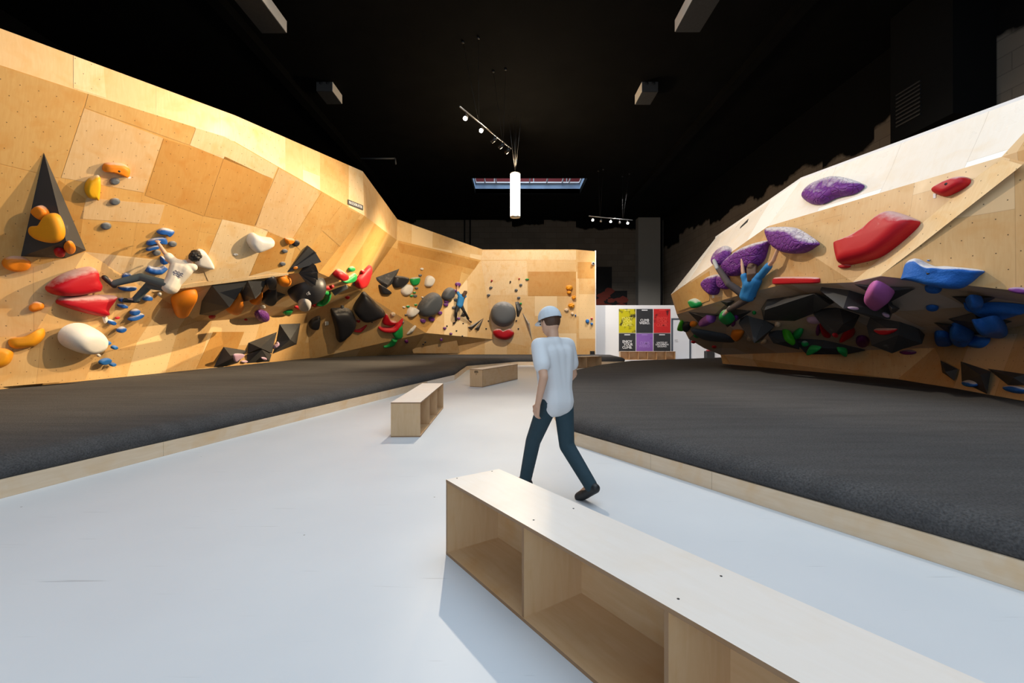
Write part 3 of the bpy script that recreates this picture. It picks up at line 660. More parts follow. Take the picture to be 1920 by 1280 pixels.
# ------------------------------------------------------------------ holds and volumes (each stuck to the facet, panel or volume it is screwed to)
def catmull(P, n=5):
    k = len(P); out = []
    for i in range(k):
        p0, p1, p2, p3 = P[i-1], P[i], P[(i+1) % k], P[(i+2) % k]
        for j in range(n):
            t = j/n; out.append(.5*((2*p1)+(p2-p0)*t+(2*p0-5*p1+4*p2-p3)*t*t+(3*p1-p0-3*p2+p3)*t**3))
    return out
def finish(o, label, group, cat='climbing hold'):
    return tag(o, label, cat, group)
def bolt(o, loc, n, r=.02):
    q = MB(); q.tube([loc, loc+n*.004], r, 10); q.build('bolt', DKMETAL, o)
def blob(m, label, pts, h, e=.6, group=None, amp=.0, at_=None, base=.0, bv=False, nb=False, smooth=True, name='climbing_hold', e2=.8):
    """outline in photo pixels, thrown onto the local wall plane and inflated by h metres"""
    cx = sum(p[0] for p in pts)/len(pts); cy = sum(p[1] for p in pts)/len(pts)
    loc, n = hit(*(at_ or (cx, cy)))
    mid = loc+n*h*.35
    P = [on_plane(x, y, mid, n)-n*h*.35 for x, y in pts]
    if smooth: P = catmull(P)
    c = sum(P, V((0, 0, 0)))/len(P); R = 9; k = len(P); vs_ = []; fs = []
    sz = max((p-c).length for p in P)
    for r in range(R):
        a = math.pi/2*r/R
        s, z = math.cos(a)**e, math.sin(a)**e2*h
        z += .006
        for p in P:
            q = c+(p-c)*s+n*z
            if amp and r > 0: q = q+n*noise.noise(q*(2.2/sz))*amp*h*math.sin(a)+(p-c)*(noise.noise(q*(3/sz)+V((5, 0, 0)))*amp*.25)
            vs_.append(q)
    vs_.append(c+n*h)
    for r in range(R-1):
        for i in range(k): fs.append((r*k+i, r*k+(i+1) % k, (r+1)*k+(i+1) % k, (r+1)*k+i))
    for i in range(k): fs.append(((R-1)*k+i, (R-1)*k+(i+1) % k, R*k))
    if (P[1]-P[0]).cross(P[len(P)//2]-P[0]).dot(n) < 0: fs = [f[::-1] for f in fs]
    b = MB(); b.add(vs_, fs, None, 0, True); o = b.build(name, HM[m] if isinstance(m, str) else m, None, c)
    if bv: bv_add(vs_, fs)
    if nb: bolt(o, c+n*h*(1.0), n)
    return finish(o, label, group, 'climbing volume' if name == 'climbing_volume' else 'climbing hold')
def ell(m, label, cx, cy, w, hh, rot, h, e=.6, group=None, **k):
    a = math.radians(rot); ca, sa = math.cos(a), math.sin(a)
    pts = []
    for i in range(12):
        t = 2*math.pi*i/12; x, y = w/2*math.cos(t), hh/2*math.sin(t); pts.append((cx+x*ca-y*sa, cy+x*sa+y*ca))
    return blob(m, label, pts, h, e, group, **k)
def sweep(m, label, pts, h, group=None, bv=False, at_=None, name='climbing_hold'):
    """crescents and horns: pixel spine with half-widths in px, half-round section standing h metres off the wall"""
    sp = pts[len(pts)//2]; loc, n = hit(*(at_ or sp[:2])); Y = loc.y
    C = [on_plane(x, y, loc, n) for x, y, r in pts]; Rr = [r*Y/F for x, y, r in pts]
    CC, RR = [], []
    for i in range(len(C)-1):
        p0 = C[max(i-1, 0)]; p3 = C[min(i+2, len(C)-1)]
        for j in range(6):
            t = j/6; CC.append(.5*((2*C[i])+(C[i+1]-p0)*t+(2*p0-5*C[i]+4*C[i+1]-p3)*t*t+(3*C[i]-p0-3*C[i+1]+p3)*t**3)); RR.append(Rr[i]+(Rr[i+1]-Rr[i])*t)
    CC.append(C[-1]); RR.append(Rr[-1]); M = 9; vs_ = []; rm = max(Rr)
    for i, c in enumerate(CC):
        t = (CC[min(i+1, len(CC)-1)]-CC[max(i-1, 0)]).normalized(); sd = n.cross(t)
        for j in range(M):
            a = math.pi*j/(M-1); vs_.append(c+sd*RR[i]*math.cos(a)+n*(h*(RR[i]/rm)*math.sin(a)**.8+.006))
    fs = [(i*M+j, (i+1)*M+j, (i+1)*M+j+1, i*M+j+1) for i in range(len(CC)-1) for j in range(M-1)]
    fs += [tuple(range(M)), tuple((len(CC)-1)*M+j for j in range(M))[::-1]]
    b = MB(); b.add(vs_, fs, None, 0, True); o = b.build(name, HM[m] if isinstance(m, str) else m, None, CC[len(CC)//2])
    if bv: bv_add(vs_, fs)
    return finish(o, label, group)
def vol(label, base, apex, faces=None, at_=None, group=None, m=None, bv=True, lift=0.0, tilt=0.0, root=0.0):
    """faceted plywood volume: base corners on the wall plane, apex corners (px, py, metres off the wall)"""
    cx = sum(p[0] for p in base)/len(base); cy = sum(p[1] for p in base)/len(base)
    loc, n = hit(*(at_ or (cx, cy))); loc = loc+n*lift
    if tilt: n = (n*(1-tilt)+(CAM-loc).normalized()*tilt).normalized()
    P = [on_plane(x, y, loc, n)+n*.007 for x, y in base]; A = [on_plane(x, y, loc+n*h, n) for x, y, h in apex]
    k = len(P); vs_ = P+A
    fs = faces or [(i, (i+1) % k, k) for i in range(k)]
    c = sum(vs_, V((0, 0, 0)))/len(vs_); out = []
    for f in fs:
        nn = (vs_[f[1]]-vs_[f[0]]).cross(vs_[f[2]]-vs_[f[0]])
        out.append(f if nn.dot(vs_[f[0]]-(c-n*.02)) > 0 else f[::-1])
    bf = tuple(range(k)); nb_ = (P[1]-P[0]).cross(P[2]-P[0]); out.append(bf if nb_.dot(n) < 0 else bf[::-1])
    if root:      # the base box runs back into the roof it hangs from
        vs_ = vs_+[p-n*root for p in P]; bf2 = [k+len(A)+i for i in range(k)]; out = out[:-1]
        for i in range(k):
            f = (i, (i+1) % k, bf2[(i+1) % k], bf2[i]); nn = (vs_[f[1]]-vs_[f[0]]).cross(vs_[f[2]]-vs_[f[0]])
            out.append(f if nn.dot(vs_[i]-c) > 0 else f[::-1])
    b = MB(); b.add(vs_, out); o = b.build('climbing_volume', m or VOL, None, sum(P, V((0, 0, 0)))/k)
    if bv: bv_add(vs_, out)
    return finish(o, label, group, 'climbing volume')
def tagcard(label, px, py, w=5, hh=8):
    loc, n = hit(px, py); P = [on_plane(px+dx, py+dy, loc+n*.006, n) for dx, dy in ((-w/2, -hh/2), (w/2, -hh/2-.5), (w/2, hh/2), (-w/2, hh/2+.5))]
    b = MB(); b.add(P+[p-n*.005 for p in P], [(0, 1, 2, 3)]+[(i, 4+i, 4+(i+1) % 4, (i+1) % 4) for i in range(4)]); tag(b.build('route_tag', WHITE, None, loc), label, 'tag', 'small white route tags')
# ---------- left wall, near part
vol('tall narrow black pyramid volume at far left with an orange heart hold on it', [(82, 286), (161, 469), (122, 484), (39, 480)], [(124, 452, .55)], at_=(100, 440))
blob('orange', 'small orange edge on the black pyramid just above the heart hold', [(60, 397), (76, 384.5), (90, 399), (78, 413)], .13, .45)
blob('amber', 'orange heart shaped hold on the tall black pyramid', [(80.6, 414), (90, 401), (101, 399.4), (110.6, 407), (118, 427), (118, 442), (110.6, 452), (94, 455.6), (71, 450), (58, 440.6), (55.3, 431), (60, 424), (72, 423), (77, 420)], .15, .35)
ell('red', 'red hold with white chalk tucked under the tall black pyramid', 112, 473, 22, 13, 5, .1)
ell('orange', 'chalky orange hold on the lower right edge of the tall black pyramid', 131, 464, 19, 22, 30, .1)
blob('orange', 'orange curved edge with white chalk, topmost hold at upper left', [(193, 320), (196, 308), (212, 305.5), (232, 308), (243, 316), (244, 326), (239, 333), (222, 327), (205, 322)], .16, .5, nb=True)
blob('yellow', 'yellow half moon hold with thick chalk left of the grey chips', [(188, 332), (186, 373), (178, 373), (166, 370), (159.5, 358), (162, 343), (172, 333)], .18, .4)
G = 'grey oval foot chips on the left wall'
for px, py, w, l in ((215, 340, 20, 'grey oval chip right under the topmost orange edge'), (215.5, 378, 20, 'grey oval chip in the middle below the topmost orange edge'), (199, 424, 20, 'grey oval chip standing alone right of the heart hold'),
                  (323.5, 457.5, 16, 'grey oval chip right of the blue holds at the climber hand'), (293.7, 474, 16, 'grey oval chip under the blue arc at the climber forearm'), (534, 470.5, 11, 'grey chip under the black ring hold'), (530, 494.5, 11, 'grey chip left of the folded black fan volume')):
    ell('grey', l, px, py, w, w*.66, -4, .07 if w > 15 else .06, .6, G)
ell('orange', 'flat brownish orange oval hold left below the tall black pyramid', 31, 495, 55, 28, 3, .14, .5)
blob('red', 'upper of two big red wedge holds at left', [(90.5, 543), (93.5, 535), (114, 519), (142, 507), (169, 501), (179, 503), (184, 511), (185, 523), (191, 535), (189, 543), (183, 547), (142, 554.5), (112, 554.5), (97.5, 550)], .36, .5, bv=True)
blob('red', 'lower of two big red wedge holds at left', [(109, 567), (116, 559.6), (134, 556.5), (175, 553.5), (215.5, 554.5), (218.5, 559.6), (204, 580), (205, 590), (195, 593), (173, 590), (142, 582), (116, 573)], .30, .5)
blob('orange', 'small orange pinch with chalk, left of the big red wedges', [(53.5, 576), (65, 564.7), (80, 568), (81, 578), (61, 584.4)], .13, .5)
blob('amber', 'yellow orange banana shaped hold at far left', [(13, 640), (20, 634), (45, 630), (62, 622), (75, 615), (82, 617), (83.5, 628), (76, 640), (60, 650), (32, 654), (18, 650)], .24, .5)
blob('amber', 'yellow orange hold cut by the left edge under the banana hold', [(-18, 652), (5, 651), (20, 655), (25, 663), (18, 680), (0, 690), (-18, 690)], .26, .5)
ell('white', 'big white egg shaped hold low on the left wall', 157, 636, 72, 50, -4, .48, .5)
BL = 'blue holds around the left climber'
blob('blue', 'rough blue hold with white chalk, topmost above the climber hand', [(295, 434), (307, 428), (326, 432.6), (325, 438.6), (317.5, 444), (310, 438.6), (297, 438)], .14, .6, BL)
blob('blue', 'blue arc under the hand of the left climber', [(275, 457), (278, 451.5), (291.7, 446), (307, 444), (313, 449), (313.7, 457), (304, 455), (286.5, 456), (276, 459)], .12, .4, BL)
blob('blue', 'thin blue arc just below the climber hand', [(274.5, 469.6), (277, 465), (288, 460), (298.5, 459), (298.5, 464), (283, 468)], .12, .4, BL)
blob('blue', 'blue pinch under the climber elbow held by the second hand', [(302, 481), (310.6, 484), (316.6, 488.5), (310.6, 494.5), (302, 493.6)], .14, .5, BL)
sweep('blue', 'blue smile shaped hold between the climber and the upper red wedge', [(275, 502, 6), (286, 506, 7), (299, 506, 7), (311, 500, 4)], .15, BL)
blob('blue', 'blue hold half hidden behind the climber shin', [(229, 518), (236, 512), (246, 515), (246, 522), (232, 522)], .1, .5, BL)
blob('blue', 'flat blue hold under the climber raised shin', [(223, 537.5), (254, 537.5), (252, 545), (231, 545)], .1, .5, BL)
blob('blue', 'blue hold with chalk right of the climber lower foot', [(268, 561), (276, 553.5), (284, 556), (283, 562), (272, 563)], .1, .5, BL)
for px, py, w, h_, r, l in ((229, 562, 12, 9, 10, 'small blue hold behind the toes of the climber lower foot'), (230, 573.5, 20, 8, 14, 'blue chip right below the climber lower foot'), (253, 585, 18, 10, -22, 'blue chip with chalk, upper of a pair under the climber foot'),
                         (255, 594.5, 31, 9, -20, 'long blue edge with chalk, lower of a pair under the climber foot'), (209, 604, 15, 9, 18, 'blue chip right of the lower red wedge tip'), (227.6, 618, 17, 9, -22, 'blue chip above right of the white egg')):
    ell('blue', l, px, py, w, h_, r, .09, .4, BL)
for px, py, w, h_, r, l in ((200, 642.5, 14, 7, -8, 'light blue chip touching the right side of the white egg'), (214, 651, 11, 7, -8, 'light blue chip a little right of the white egg'), (157.5, 669, 20, 11, 25, 'dark blue wedge directly below the white egg'),
                         (197, 677.5, 24, 11, -15, 'larger light blue chip close to the mat'), (211, 683, 11, 6, -15, 'smallest light blue chip, lowest near the mat')):
    ell('sky_blue', l, px, py, w, h_, r, .08, .35, 'light blue foot chips near the mat')
ell('red_clean', 'tiny red chip right of the blue chips under the red wedges', 220, 595.5, 9, 4, -20, .04, .5)
blob('white', 'small white peg hold hanging below the lower red wedge', [(193, 594), (200, 593), (201, 600), (197, 606), (194, 600)], .08, .5)
ell('white', 'tiny white chip right below the white egg', 185, 666, 7, 5, 0, .04, .5)
ell('white', 'small white chip under the roof ledge left of the orange hold', 299, 551, 8, 5, -15, .05, .5)
blob('white', 'flat white plate hold behind the head of the left climber', [(370, 470), (379, 468.7), (388, 475.6), (401, 498), (398, 505), (371, 499), (367, 490)], .16, .4)
blob('white', 'white trumpet shaped hold on the pale plywood panel', [(465, 450.6), (469.4, 441), (478, 438.6), (491, 445), (512, 448.4), (514, 458), (504.4, 465), (484.7, 472.5), (476, 471), (467, 459.4)], .30, .5)
ell('white', 'tiny white chip in the middle of the pale plywood panel', 442, 477, 9, 4, 0, .03, .5)
blob('orange', 'small orange cone beside the black ring hold', [(534, 447.3), (543, 447), (552, 449), (549, 455), (539.4, 458)], .12, .5)
ell('black', 'black ring shaped hold beside the small orange cone', 555, 456, 14, 11, -30, .09, .5)
# ---------- roof ledge on the left wall
blob('orange_clean', 'big orange spoon shaped hold under the ledge below the climber', [(322.6, 566.7), (329.5, 558), (352, 549.5), (370, 548.8), (366, 559), (357, 575), (350, 587), (340, 592), (329, 590), (325, 579)], .3, .5, at_=(345, 572))
vol('largest black pyramid volume hanging from the ledge beside the big orange spoon hold', [(378, 564), (397, 534), (464, 526.5), (452, 548), (400, 592), (374, 589)], [(430, 575.7, .42)], at_=(415, 562))
vol('second black pyramid volume under the ledge with a chalk white patch', [(451, 550), (465, 526.5), (500, 526.5), (492, 546), (476, 560), (457, 565)], [(479, 560, .34)], at_=(470, 552))
blob('orange_clean', 'orange drop shaped hold behind the largest black pyramid under the ledge', [(448.6, 549), (455, 560), (456.5, 572), (452, 582), (443, 588), (430, 586), (425, 581), (434, 570)], .2, .5, at_=(452, 584))
blob('orange_clean', 'orange hold showing below the second black pyramid under the ledge', [(491, 546), (489, 558), (481, 567.6), (469, 566.5), (479, 558)], .2, .5, at_=(478, 570))
blob('black', 'small black faceted hold with orange corner under the ledge lip', [(499, 527), (517, 521), (516.4, 539), (508, 541), (500, 538)], .14, .4)
ell('orange_clean', 'orange end of the small black faceted hold under the ledge lip', 511, 526, 10, 4, -5, .05, .5)
blob('black', 'glossy black round hold with chalk under the ledge', [(488, 560), (500, 547), (517.5, 542.5), (519, 562), (508.7, 570), (496, 567)], .24, .5)
vol('flat black triangle volume behind the glossy round hold under the ledge', [(519, 546), (536, 552), (509, 574)], [(521, 556, .1)], at_=(522, 558))
ell('orange_clean', 'orange dome hold under the ledge left of the black fan', 533, 526.5, 27, 14, 0, .2, .55)
def ball(m, label, px, py, rpx, sink):
    loc, n = hit(px, py); r = rpx*loc.y/F; c = CAM+(loc-CAM)*(1-sink*r/loc.y); b = MB(); vs_ = []; fs = []; nu, nv = 36, 22
    for i in range(nv+1):
        for k in range(nu):
            t, a_ = math.pi*i/nv, 2*math.pi*k/nu; vs_.append(c+V((math.sin(t)*math.cos(a_), math.sin(t)*math.sin(a_), math.cos(t)))*r)
    fs = [(i*nu+k, (i+1)*nu+k, (i+1)*nu+(k+1) % nu, i*nu+(k+1) % nu) for i in range(nv) for k in range(nu)]
    b.add(vs_, fs, None, 0, True); o = b.build('climbing_volume', HM[m], None, c); bv_add(vs_, fs)
    w = (CAM-c).normalized(); q = MB(); u_ = V((0, 0, 1)).cross(w).normalized(); v_ = w.cross(u_)
    for dx, dy, rr_ in ((.05, -.38, .055), (.14, -.34, .022), (.17, -.40, .02), (.1, -.27, .025)):
        d0 = (w+u_*dx+v_*dy).normalized(); a1 = d0.orthogonal().normalized(); a2 = d0.cross(a1)
        q.tube([c+(d0+a1*rr_*math.cos(2*math.pi*k/14)+a2*rr_*math.sin(2*math.pi*k/14)).normalized()*(r+.002) for k in range(15)], .006, 5)
    q.build('printed_mark', INK, o); return finish(o, label, None, 'climbing volume')
ball('black', 'big matt black ball volume under the two fans', 575, 538, 34, .35)
ell('chalky', 'grey white egg shaped hold under the big black ball', 571, 572, 25, 16, 8, .2, .55)
ell('red_clean', 'dark red hold left under the grey white egg of the ledge', 559, 577, 15, 6, 8, .07)
ell('red', 'red hold right of the grey white egg under the black ball', 590, 571, 14, 7, -5, .1)
sweep('green', 'green and white curled hold at lower right of the black ball', [(592, 567, 5), (602, 566, 8), (611, 560, 7), (615, 550, 5), (606, 547, 4), (600, 551, 4)], .18)
sweep('red', 'red edge with white chalk right of the black ball', [(606, 537, 3), (616, 537.5, 5), (623, 534, 4)], .12)
sweep('slate', 'dark grey cone with pale tip behind the black ball', [(624, 545, 7), (637, 539, 6), (649, 534.5, 5)], .2)
sweep('red', 'small red bar below the curled green hold', [(604, 571, 2.5), (610, 567, 2.5)], .08)
blob('green', 'green leaf shaped hold at the rear edge of the ledge roof', [(530.6, 587), (537, 583), (549, 581), (545, 588), (536, 590)], .08, .6)
ell('purple', 'dark purple rounded hold below the ledge roof', 492, 592.5, 27, 16, 6, .22)
ell('red_clean', 'tiny red chip left below the purple rounded hold', 461, 599, 5, 4, 0, .04)
ell('red', 'small chalky red hold on the ledge roof under the largest black pyramid', 398, 593.5, 13, 6, -18, .07)
ell('white', 'tiny chalky hold on the ledge roof below the glossy round hold', 493, 575, 10, 5, 0, .06)
def fan(label, tip, outer, thick, group=None):
    """pleated fan: wedge blades that share a tip"""
    loc, n = hit(*tip); t = empty('climbing_volume', loc, label, 'climbing volume', group); T = on_plane(*tip, loc, n)
    for i, (a, b_, h0, h1) in enumerate(outer):
        A, Bq = on_plane(*a, loc+n*h0, n), on_plane(*b_, loc+n*h1, n); q = MB()
        A2, B2_ = A-n*(h0+.01), Bq-n*(h1+.01)
        q.add([T, A, Bq, A2, B2_, T-n*.01], [(0, 1, 2), (1, 3, 4, 2), (0, 5, 3, 1), (0, 2, 4, 5)]); q.build('blade', VOL, t)
        bv_add([T, A, Bq, A2, B2_], [(0, 1, 2), (1, 3, 4, 2)])
fan('upper black fan volume of two broad pleats over the ledge lip', (538, 510.5), [((580, 462.5), (593.5, 474), .12, .10), ((592, 474), (602.5, 491), .20, .34)], .2)
fan('lower black fan volume of narrow pleats in front of the black ball', (560, 512), [((592, 497.5), (597, 511), .42, .40), ((595.5, 511), (596, 525), .46, .40), ((593.5, 524), (591.5, 536), .46, .40), ((590, 535), (584, 538), .44, .36)], .2)
ell('orange', 'small orange chip on the upper black fan', 554, 502, 9, 6, -15, .05)
# ---------- left wall, far part
blob('red', 'red dome hold with chalky corner right of the black fans', [(628, 515), (638, 506.7), (651, 514), (648, 521.7), (636.7, 524), (630, 520)], .26, .5)
ell('green', 'small green chip above the chalky green edge', 659.5, 504.5, 13, 8, -18, .1)
blob('green', 'chalky white green edge beside the red dome', [(643, 527.5), (655, 520), (667, 513), (668, 521.7), (660, 528), (646.7, 530)], .15, .5)
ell('grey', 'small grey chip right of the chalky green edge', 665, 532.5, 7, 4, -30, .06)
ell('red', 'small red chip at the upper left of the long red teardrop', 680.5, 510, 6, 8, 20, .1)
blob('red_clean', 'long red teardrop hold pointing upwards', [(696, 498), (693, 516), (688, 530), (683, 538), (673, 541), (668.5, 536), (671, 526), (682, 512)], .24, .5, nb=True)
vol('slanted black triangle volume with a long tip at upper right', [(704.7, 520), (748.7, 503.7), (737, 530), (723, 542), (706, 525)], [(727, 534, .30)], faces=[(0, 1, 5), (1, 2, 5), (2, 3, 5), (3, 4, 5), (4, 0, 5)], m=VOLG)
blob('black', 'black dome under the slanted black triangle', [(711.7, 534), (718, 536), (733, 547.5), (730, 552.5), (716.7, 551.7), (712.5, 543)], .24, .5)
blob('black', 'black dome with chalk mark right of the slanted triangle', [(737.5, 525), (742.5, 516.7), (765, 520), (766, 526.7), (756.7, 536.7), (743, 540), (738, 535)], .28, .5)
blob('white', 'white cupped hold under the chalk marked black dome', [(753, 546.7), (758, 535), (768, 533), (774, 538), (770, 550), (760, 554)], .24, .45)
blob('green', 'green rounded hold right of the chalk marked black dome', [(769.7, 526.7), (772.5, 521), (787, 520), (785, 531.7), (775, 535)], .2, .5)
blob('white', 'white rounded hold standing alone at the upper right of the green one', [(797.5, 535), (800, 520), (808, 516.7), (815, 523), (811.7, 533), (806, 537.5)], .24, .5)
for c_, px, py, w, l in (('white', 791, 504, 6, 'tiny white chip highest above the grey eggs'), ('grey', 788, 516, 6, 'tiny grey chip above the green rounded hold'), ('grey', 781, 540, 6, 'tiny grey chip right of the white cupped hold'), ('green', 777, 548, 5, 'tiny green chip right below the white cupped hold'),
                      ('green', 771.5, 554, 6, 'tiny green chip directly under the white cupped hold'), ('grey', 778.5, 554.5, 7, 'tiny grey chip lowest right of the white cupped hold'), ('white', 792, 557, 4, 'tiny white chip left of the large grey egg'), ('green', 765, 574, 6, 'tiny green chip left over the white thumb hold'),
                      ('green', 779.5, 571, 5, 'tiny green chip right over the white thumb hold'), ('white', 757.5, 575.5, 5, 'tiny white chip left of the white thumb hold'), ('red', 651.5, 557, 9, 'small red and white chip on the lower face above the black domes'), ('grey', 642, 574.5, 6, 'tiny grey chip left above the black domes'),
                      ('red', 672, 601.5, 7, 'tiny red and white chip between the two black half domes'), ('cream', 737, 589, 9, 'small cream chip above the red crescents'), ('plum', 762, 640, 7, 'small purple chip right of the green tail hold'), ('grey', 697, 603, 4, 'tiny dark chip under the upper black half dome'), ('grey', 755.5, 604, 4, 'tiny dark chip at the tip of the big red crescent'), ('grey', 761, 590, 4, 'tiny brown chip left below the white thumb hold')):
    ell(c_, l, px, py, w, w*.75, -10, .10, .55)
q = hit(612, 606); vol('small white cube hold right of the small black dome', [(608, 603), (615, 602), (616, 609), (609, 611)], [(609.5, 602.5, .1), (616, 602, .1), (616.5, 608.5, .1), (610, 610, .1)], faces=[(4, 5, 6, 7), (0, 1, 5, 4), (1, 2, 6, 5), (2, 3, 7, 6), (3, 0, 4, 7)], m=HM['white'], bv=False)
blob('black', 'upper black half dome with chalk rubbed straight edge', [(683, 550), (675, 560), (667, 572), (664, 582), (670, 593), (680, 602), (693, 602.5), (707, 597.5), (723, 589), (707, 572), (693, 557)], .5, .5, e2=.8, name='climbing_volume', at_=(690, 580))
blob('black', 'lower black half dome with a flat side facing left', [(621, 585), (632, 581), (652, 581), (661.7, 588), (668, 602), (665, 615), (653, 630), (634, 641), (629, 617)], .5, .45, e2=.8, name='climbing_volume')
blob('black', 'small black dome left of the small white cube', [(579, 608), (585, 600), (600, 594), (599, 613), (593, 617.5), (582, 615)], .26, .5)
sweep('red_clean', 'small thin red crescent under the black half domes', [(663, 619, 2), (675, 618.5, 4), (687.5, 609, 1)], .12)
blob('red', 'red wedge hold with white rim above the big red crescent', [(717.5, 601.7), (725, 589), (731.7, 600), (744, 604), (735, 610), (720, 608)], .2, .5)
sweep('red_clean', 'big red crescent hold under the red wedge', [(709.5, 612.5, 2), (720, 616.5, 5), (737, 615.5, 6), (748, 606.5, 5), (755, 596.5, 1)], .25)
blob('green_clean', 'green bulb hold under the big red crescent', [(737, 625), (744, 615), (748, 609), (754, 610), (755, 630), (747, 635), (740, 633)], .26, .5)
ell('green', 'small pale green ball on top of the green bulb', 750.5, 611, 8, 8, 0, .12)
sweep('green_clean', 'green tail shaped hold below the green bulb', [(740, 634, 5), (735, 642, 5.5), (727, 647, 3.5), (719, 649, 2)], .2)
sweep('white', 'white claw shaped hold low on the corner', [(763, 626, 1), (772, 618, 4), (779, 610, 2)], .12)
blob('slate', 'large smooth grey egg left of the climber in blue at the back', [(786, 577), (797.7, 559), (812, 549.4), (822.5, 551), (828, 563), (825, 577), (815, 589), (801, 594), (790, 591)], .55, .5, name='climbing_volume')
blob('slate', 'smaller smooth grey egg next to the climber in blue at the back', [(830, 556.5), (835, 545), (844, 539), (851, 542), (851, 554), (844, 561), (835, 562)], .35, .5, name='climbing_volume')
blob('white', 'white thumb shaped hold left of the large grey egg', [(765, 590), (766.7, 580), (772.5, 575), (785, 581), (780, 589), (770, 595)], .3, .5)
for px, py, w, l in ((859, 533, 10, 'purple cup hold under the hands of the climber at the back'), (855, 545, 7, 'purple cup hold at the left elbow of the climber at the back'), (837, 565.5, 8, 'upper purple cup hold under the smaller grey egg'), (836, 571, 8, 'lower purple cup hold under the smaller grey egg'),
                  (824.5, 586, 9, 'purple cup hold at the lower right of the large grey egg'), (809.5, 598, 11, 'purple cup hold directly below the large grey egg'), (793, 601, 10, 'chalky purple cup hold at the lower left of the large grey egg'), (860, 597, 6, 'purple ball at the foot of the climber at the back'),
                  (834, 615, 6, 'purple ball left under the feet of the climber at the back'), (845.5, 625.5, 5.5, 'purple ball just above the foot slab'), (827.5, 636, 6, 'purple ball on the foot slab')):
    ell('purple_smooth', l, px, py, w, w*.85, 10, .14, .55, 'small purple holds in the far corner')
for px, py, w, l in ((855, 562, 7, 'grey chip behind the waist of the climber at the back'), (851, 576.5, 7, 'grey chip behind the hip of the climber at the back'), (920.5, 539, 6, 'grey chip upper left of the great grey ball'), (916, 553, 6, 'grey chip lower left above the great grey ball'), (968, 543.5, 6, 'grey chip on the back wall right of the bright light patch'),
                  (976.5, 534, 6, 'topmost grey chip right of the bright light patch'), (972.5, 558, 6, 'grey chip right over the dark wedge at the great grey ball')):
    ell('grey', l, px, py, w, w*.85, 0, .12, .55, 'grey chips on the back wall')
for px, py, l in ((868.5, 606, 'dark pinhead chip right of the foot of the climber at the back'), (838, 611, 'dark pinhead chip above the purple balls'), (856, 620, 'dark pinhead chip below the climber at the back'), (867, 630, 'dark pinhead chip near the foot slab edge'), (911.5, 616, 'dark pinhead chip left of the red apple hold'), (916, 601.5, 'dark pinhead chip left of the great grey ball'), (968, 601, 'dark pinhead chip right of the great grey ball'), (972, 616, 'dark pinhead chip right of the red apple hold'), (797.5, 641, 'upper dark pinhead chip on the foot slab'), (793.5, 645, 'lower dark pinhead chip on the foot slab')):
    ell('black', l, px, py, 3, 3, 0, .06, .55, 'dark pinhead chips in the far corner')
vol('small dark grey triangle volume behind the legs of the climber at the back', [(863, 593), (868, 583), (877, 590), (870, 594)], [(869, 588, .25)], m=VOLG)
vol('left wing of the pair of grey wing volumes near the back floor', [(877, 613.5), (906.6, 596), (887, 616), (883.6, 619.5)], [(885, 612, .3)], m=VOLG)
vol('right wing of the pair of grey wing volumes near the back floor', [(889.5, 616.5), (906.8, 596.5), (898, 619), (896, 620)], [(897, 613, .3)], m=VOLG)
ell('grey', 'great grey ball volume in the middle of the back wall', 943.5, 588.5, 48, 48, 0, .62, .5, name='climbing_volume', at_=(943, 600))
blob('red', 'red apple shaped hold under the great grey ball', [(924, 621), (930.5, 616), (937.6, 616), (943, 620), (950, 617.6), (957, 616), (964, 624), (959, 632.7), (948, 637), (934, 634.4), (926, 628)], .4, .45)
vol('dark faceted wedge at the right of the great grey ball', [(966, 566), (972, 565), (979, 578), (973, 593.7), (969, 593)], [(972, 583, .3)], m=VOLG)
vol('pale grey wedge volume behind the walking person', [(979, 585), (993, 606), (998, 640), (990, 612)], [(990, 606, .25)], m=HM['chalky'])
for c_, px, py, w, h_, l in (('red', 922, 526, 3.5, 4, 'tiny red chip left of the light patch on the back wall'), ('red', 973.5, 522.5, 3, 3, 'tiny red chip right of the light patch on the back wall'), ('black', 957, 528, 3, 4, 'tiny dark chip in the light patch on the back wall'), ('green_clean', 988.5, 523.5, 7, 3, 'flat green chip on the back wall'), ('green_clean', 976.5, 569, 4, 4, 'green chip beside the dark faceted wedge'),
                          ('cream', 1062, 581, 8, 6, 'cream hold under the yellow holds'), ('cream', 1073, 588, 6, 5, 'small cream hold lower right of the yellow holds'), ('sky_blue', 1101.5, 602, 7, 8, 'blue grey hold at the right end of the back wall'), ('sky_blue', 1109.5, 607, 5, 5, 'small blue hold at the right end of the back wall'), ('red', 1109.5, 597, 4, 4, 'tiny red chip at the right end of the back wall'), ('blue', 1079, 591, 3, 4, 'tiny blue chip right of the cream holds')):
    ell(c_, l, px, py, w, h_, 0, .12, .55)
for px, py, w, h_, l in ((1067.5, 539, 13, 10, 'topmost of the yellow holds in a column on the back wall'), (1067, 548, 8, 6.5, 'small yellow hold second from top in the column on the back wall'), (1076, 557.5, 8, 7.5, 'small yellow hold third from top in the column on the back wall'), (1071.5, 572.5, 12, 10, 'lowest of the yellow holds in a column on the back wall')):
    ell('amber', l, px, py, w, h_, 0, .2, .6, 'yellow holds on the back wall', amp=.25)
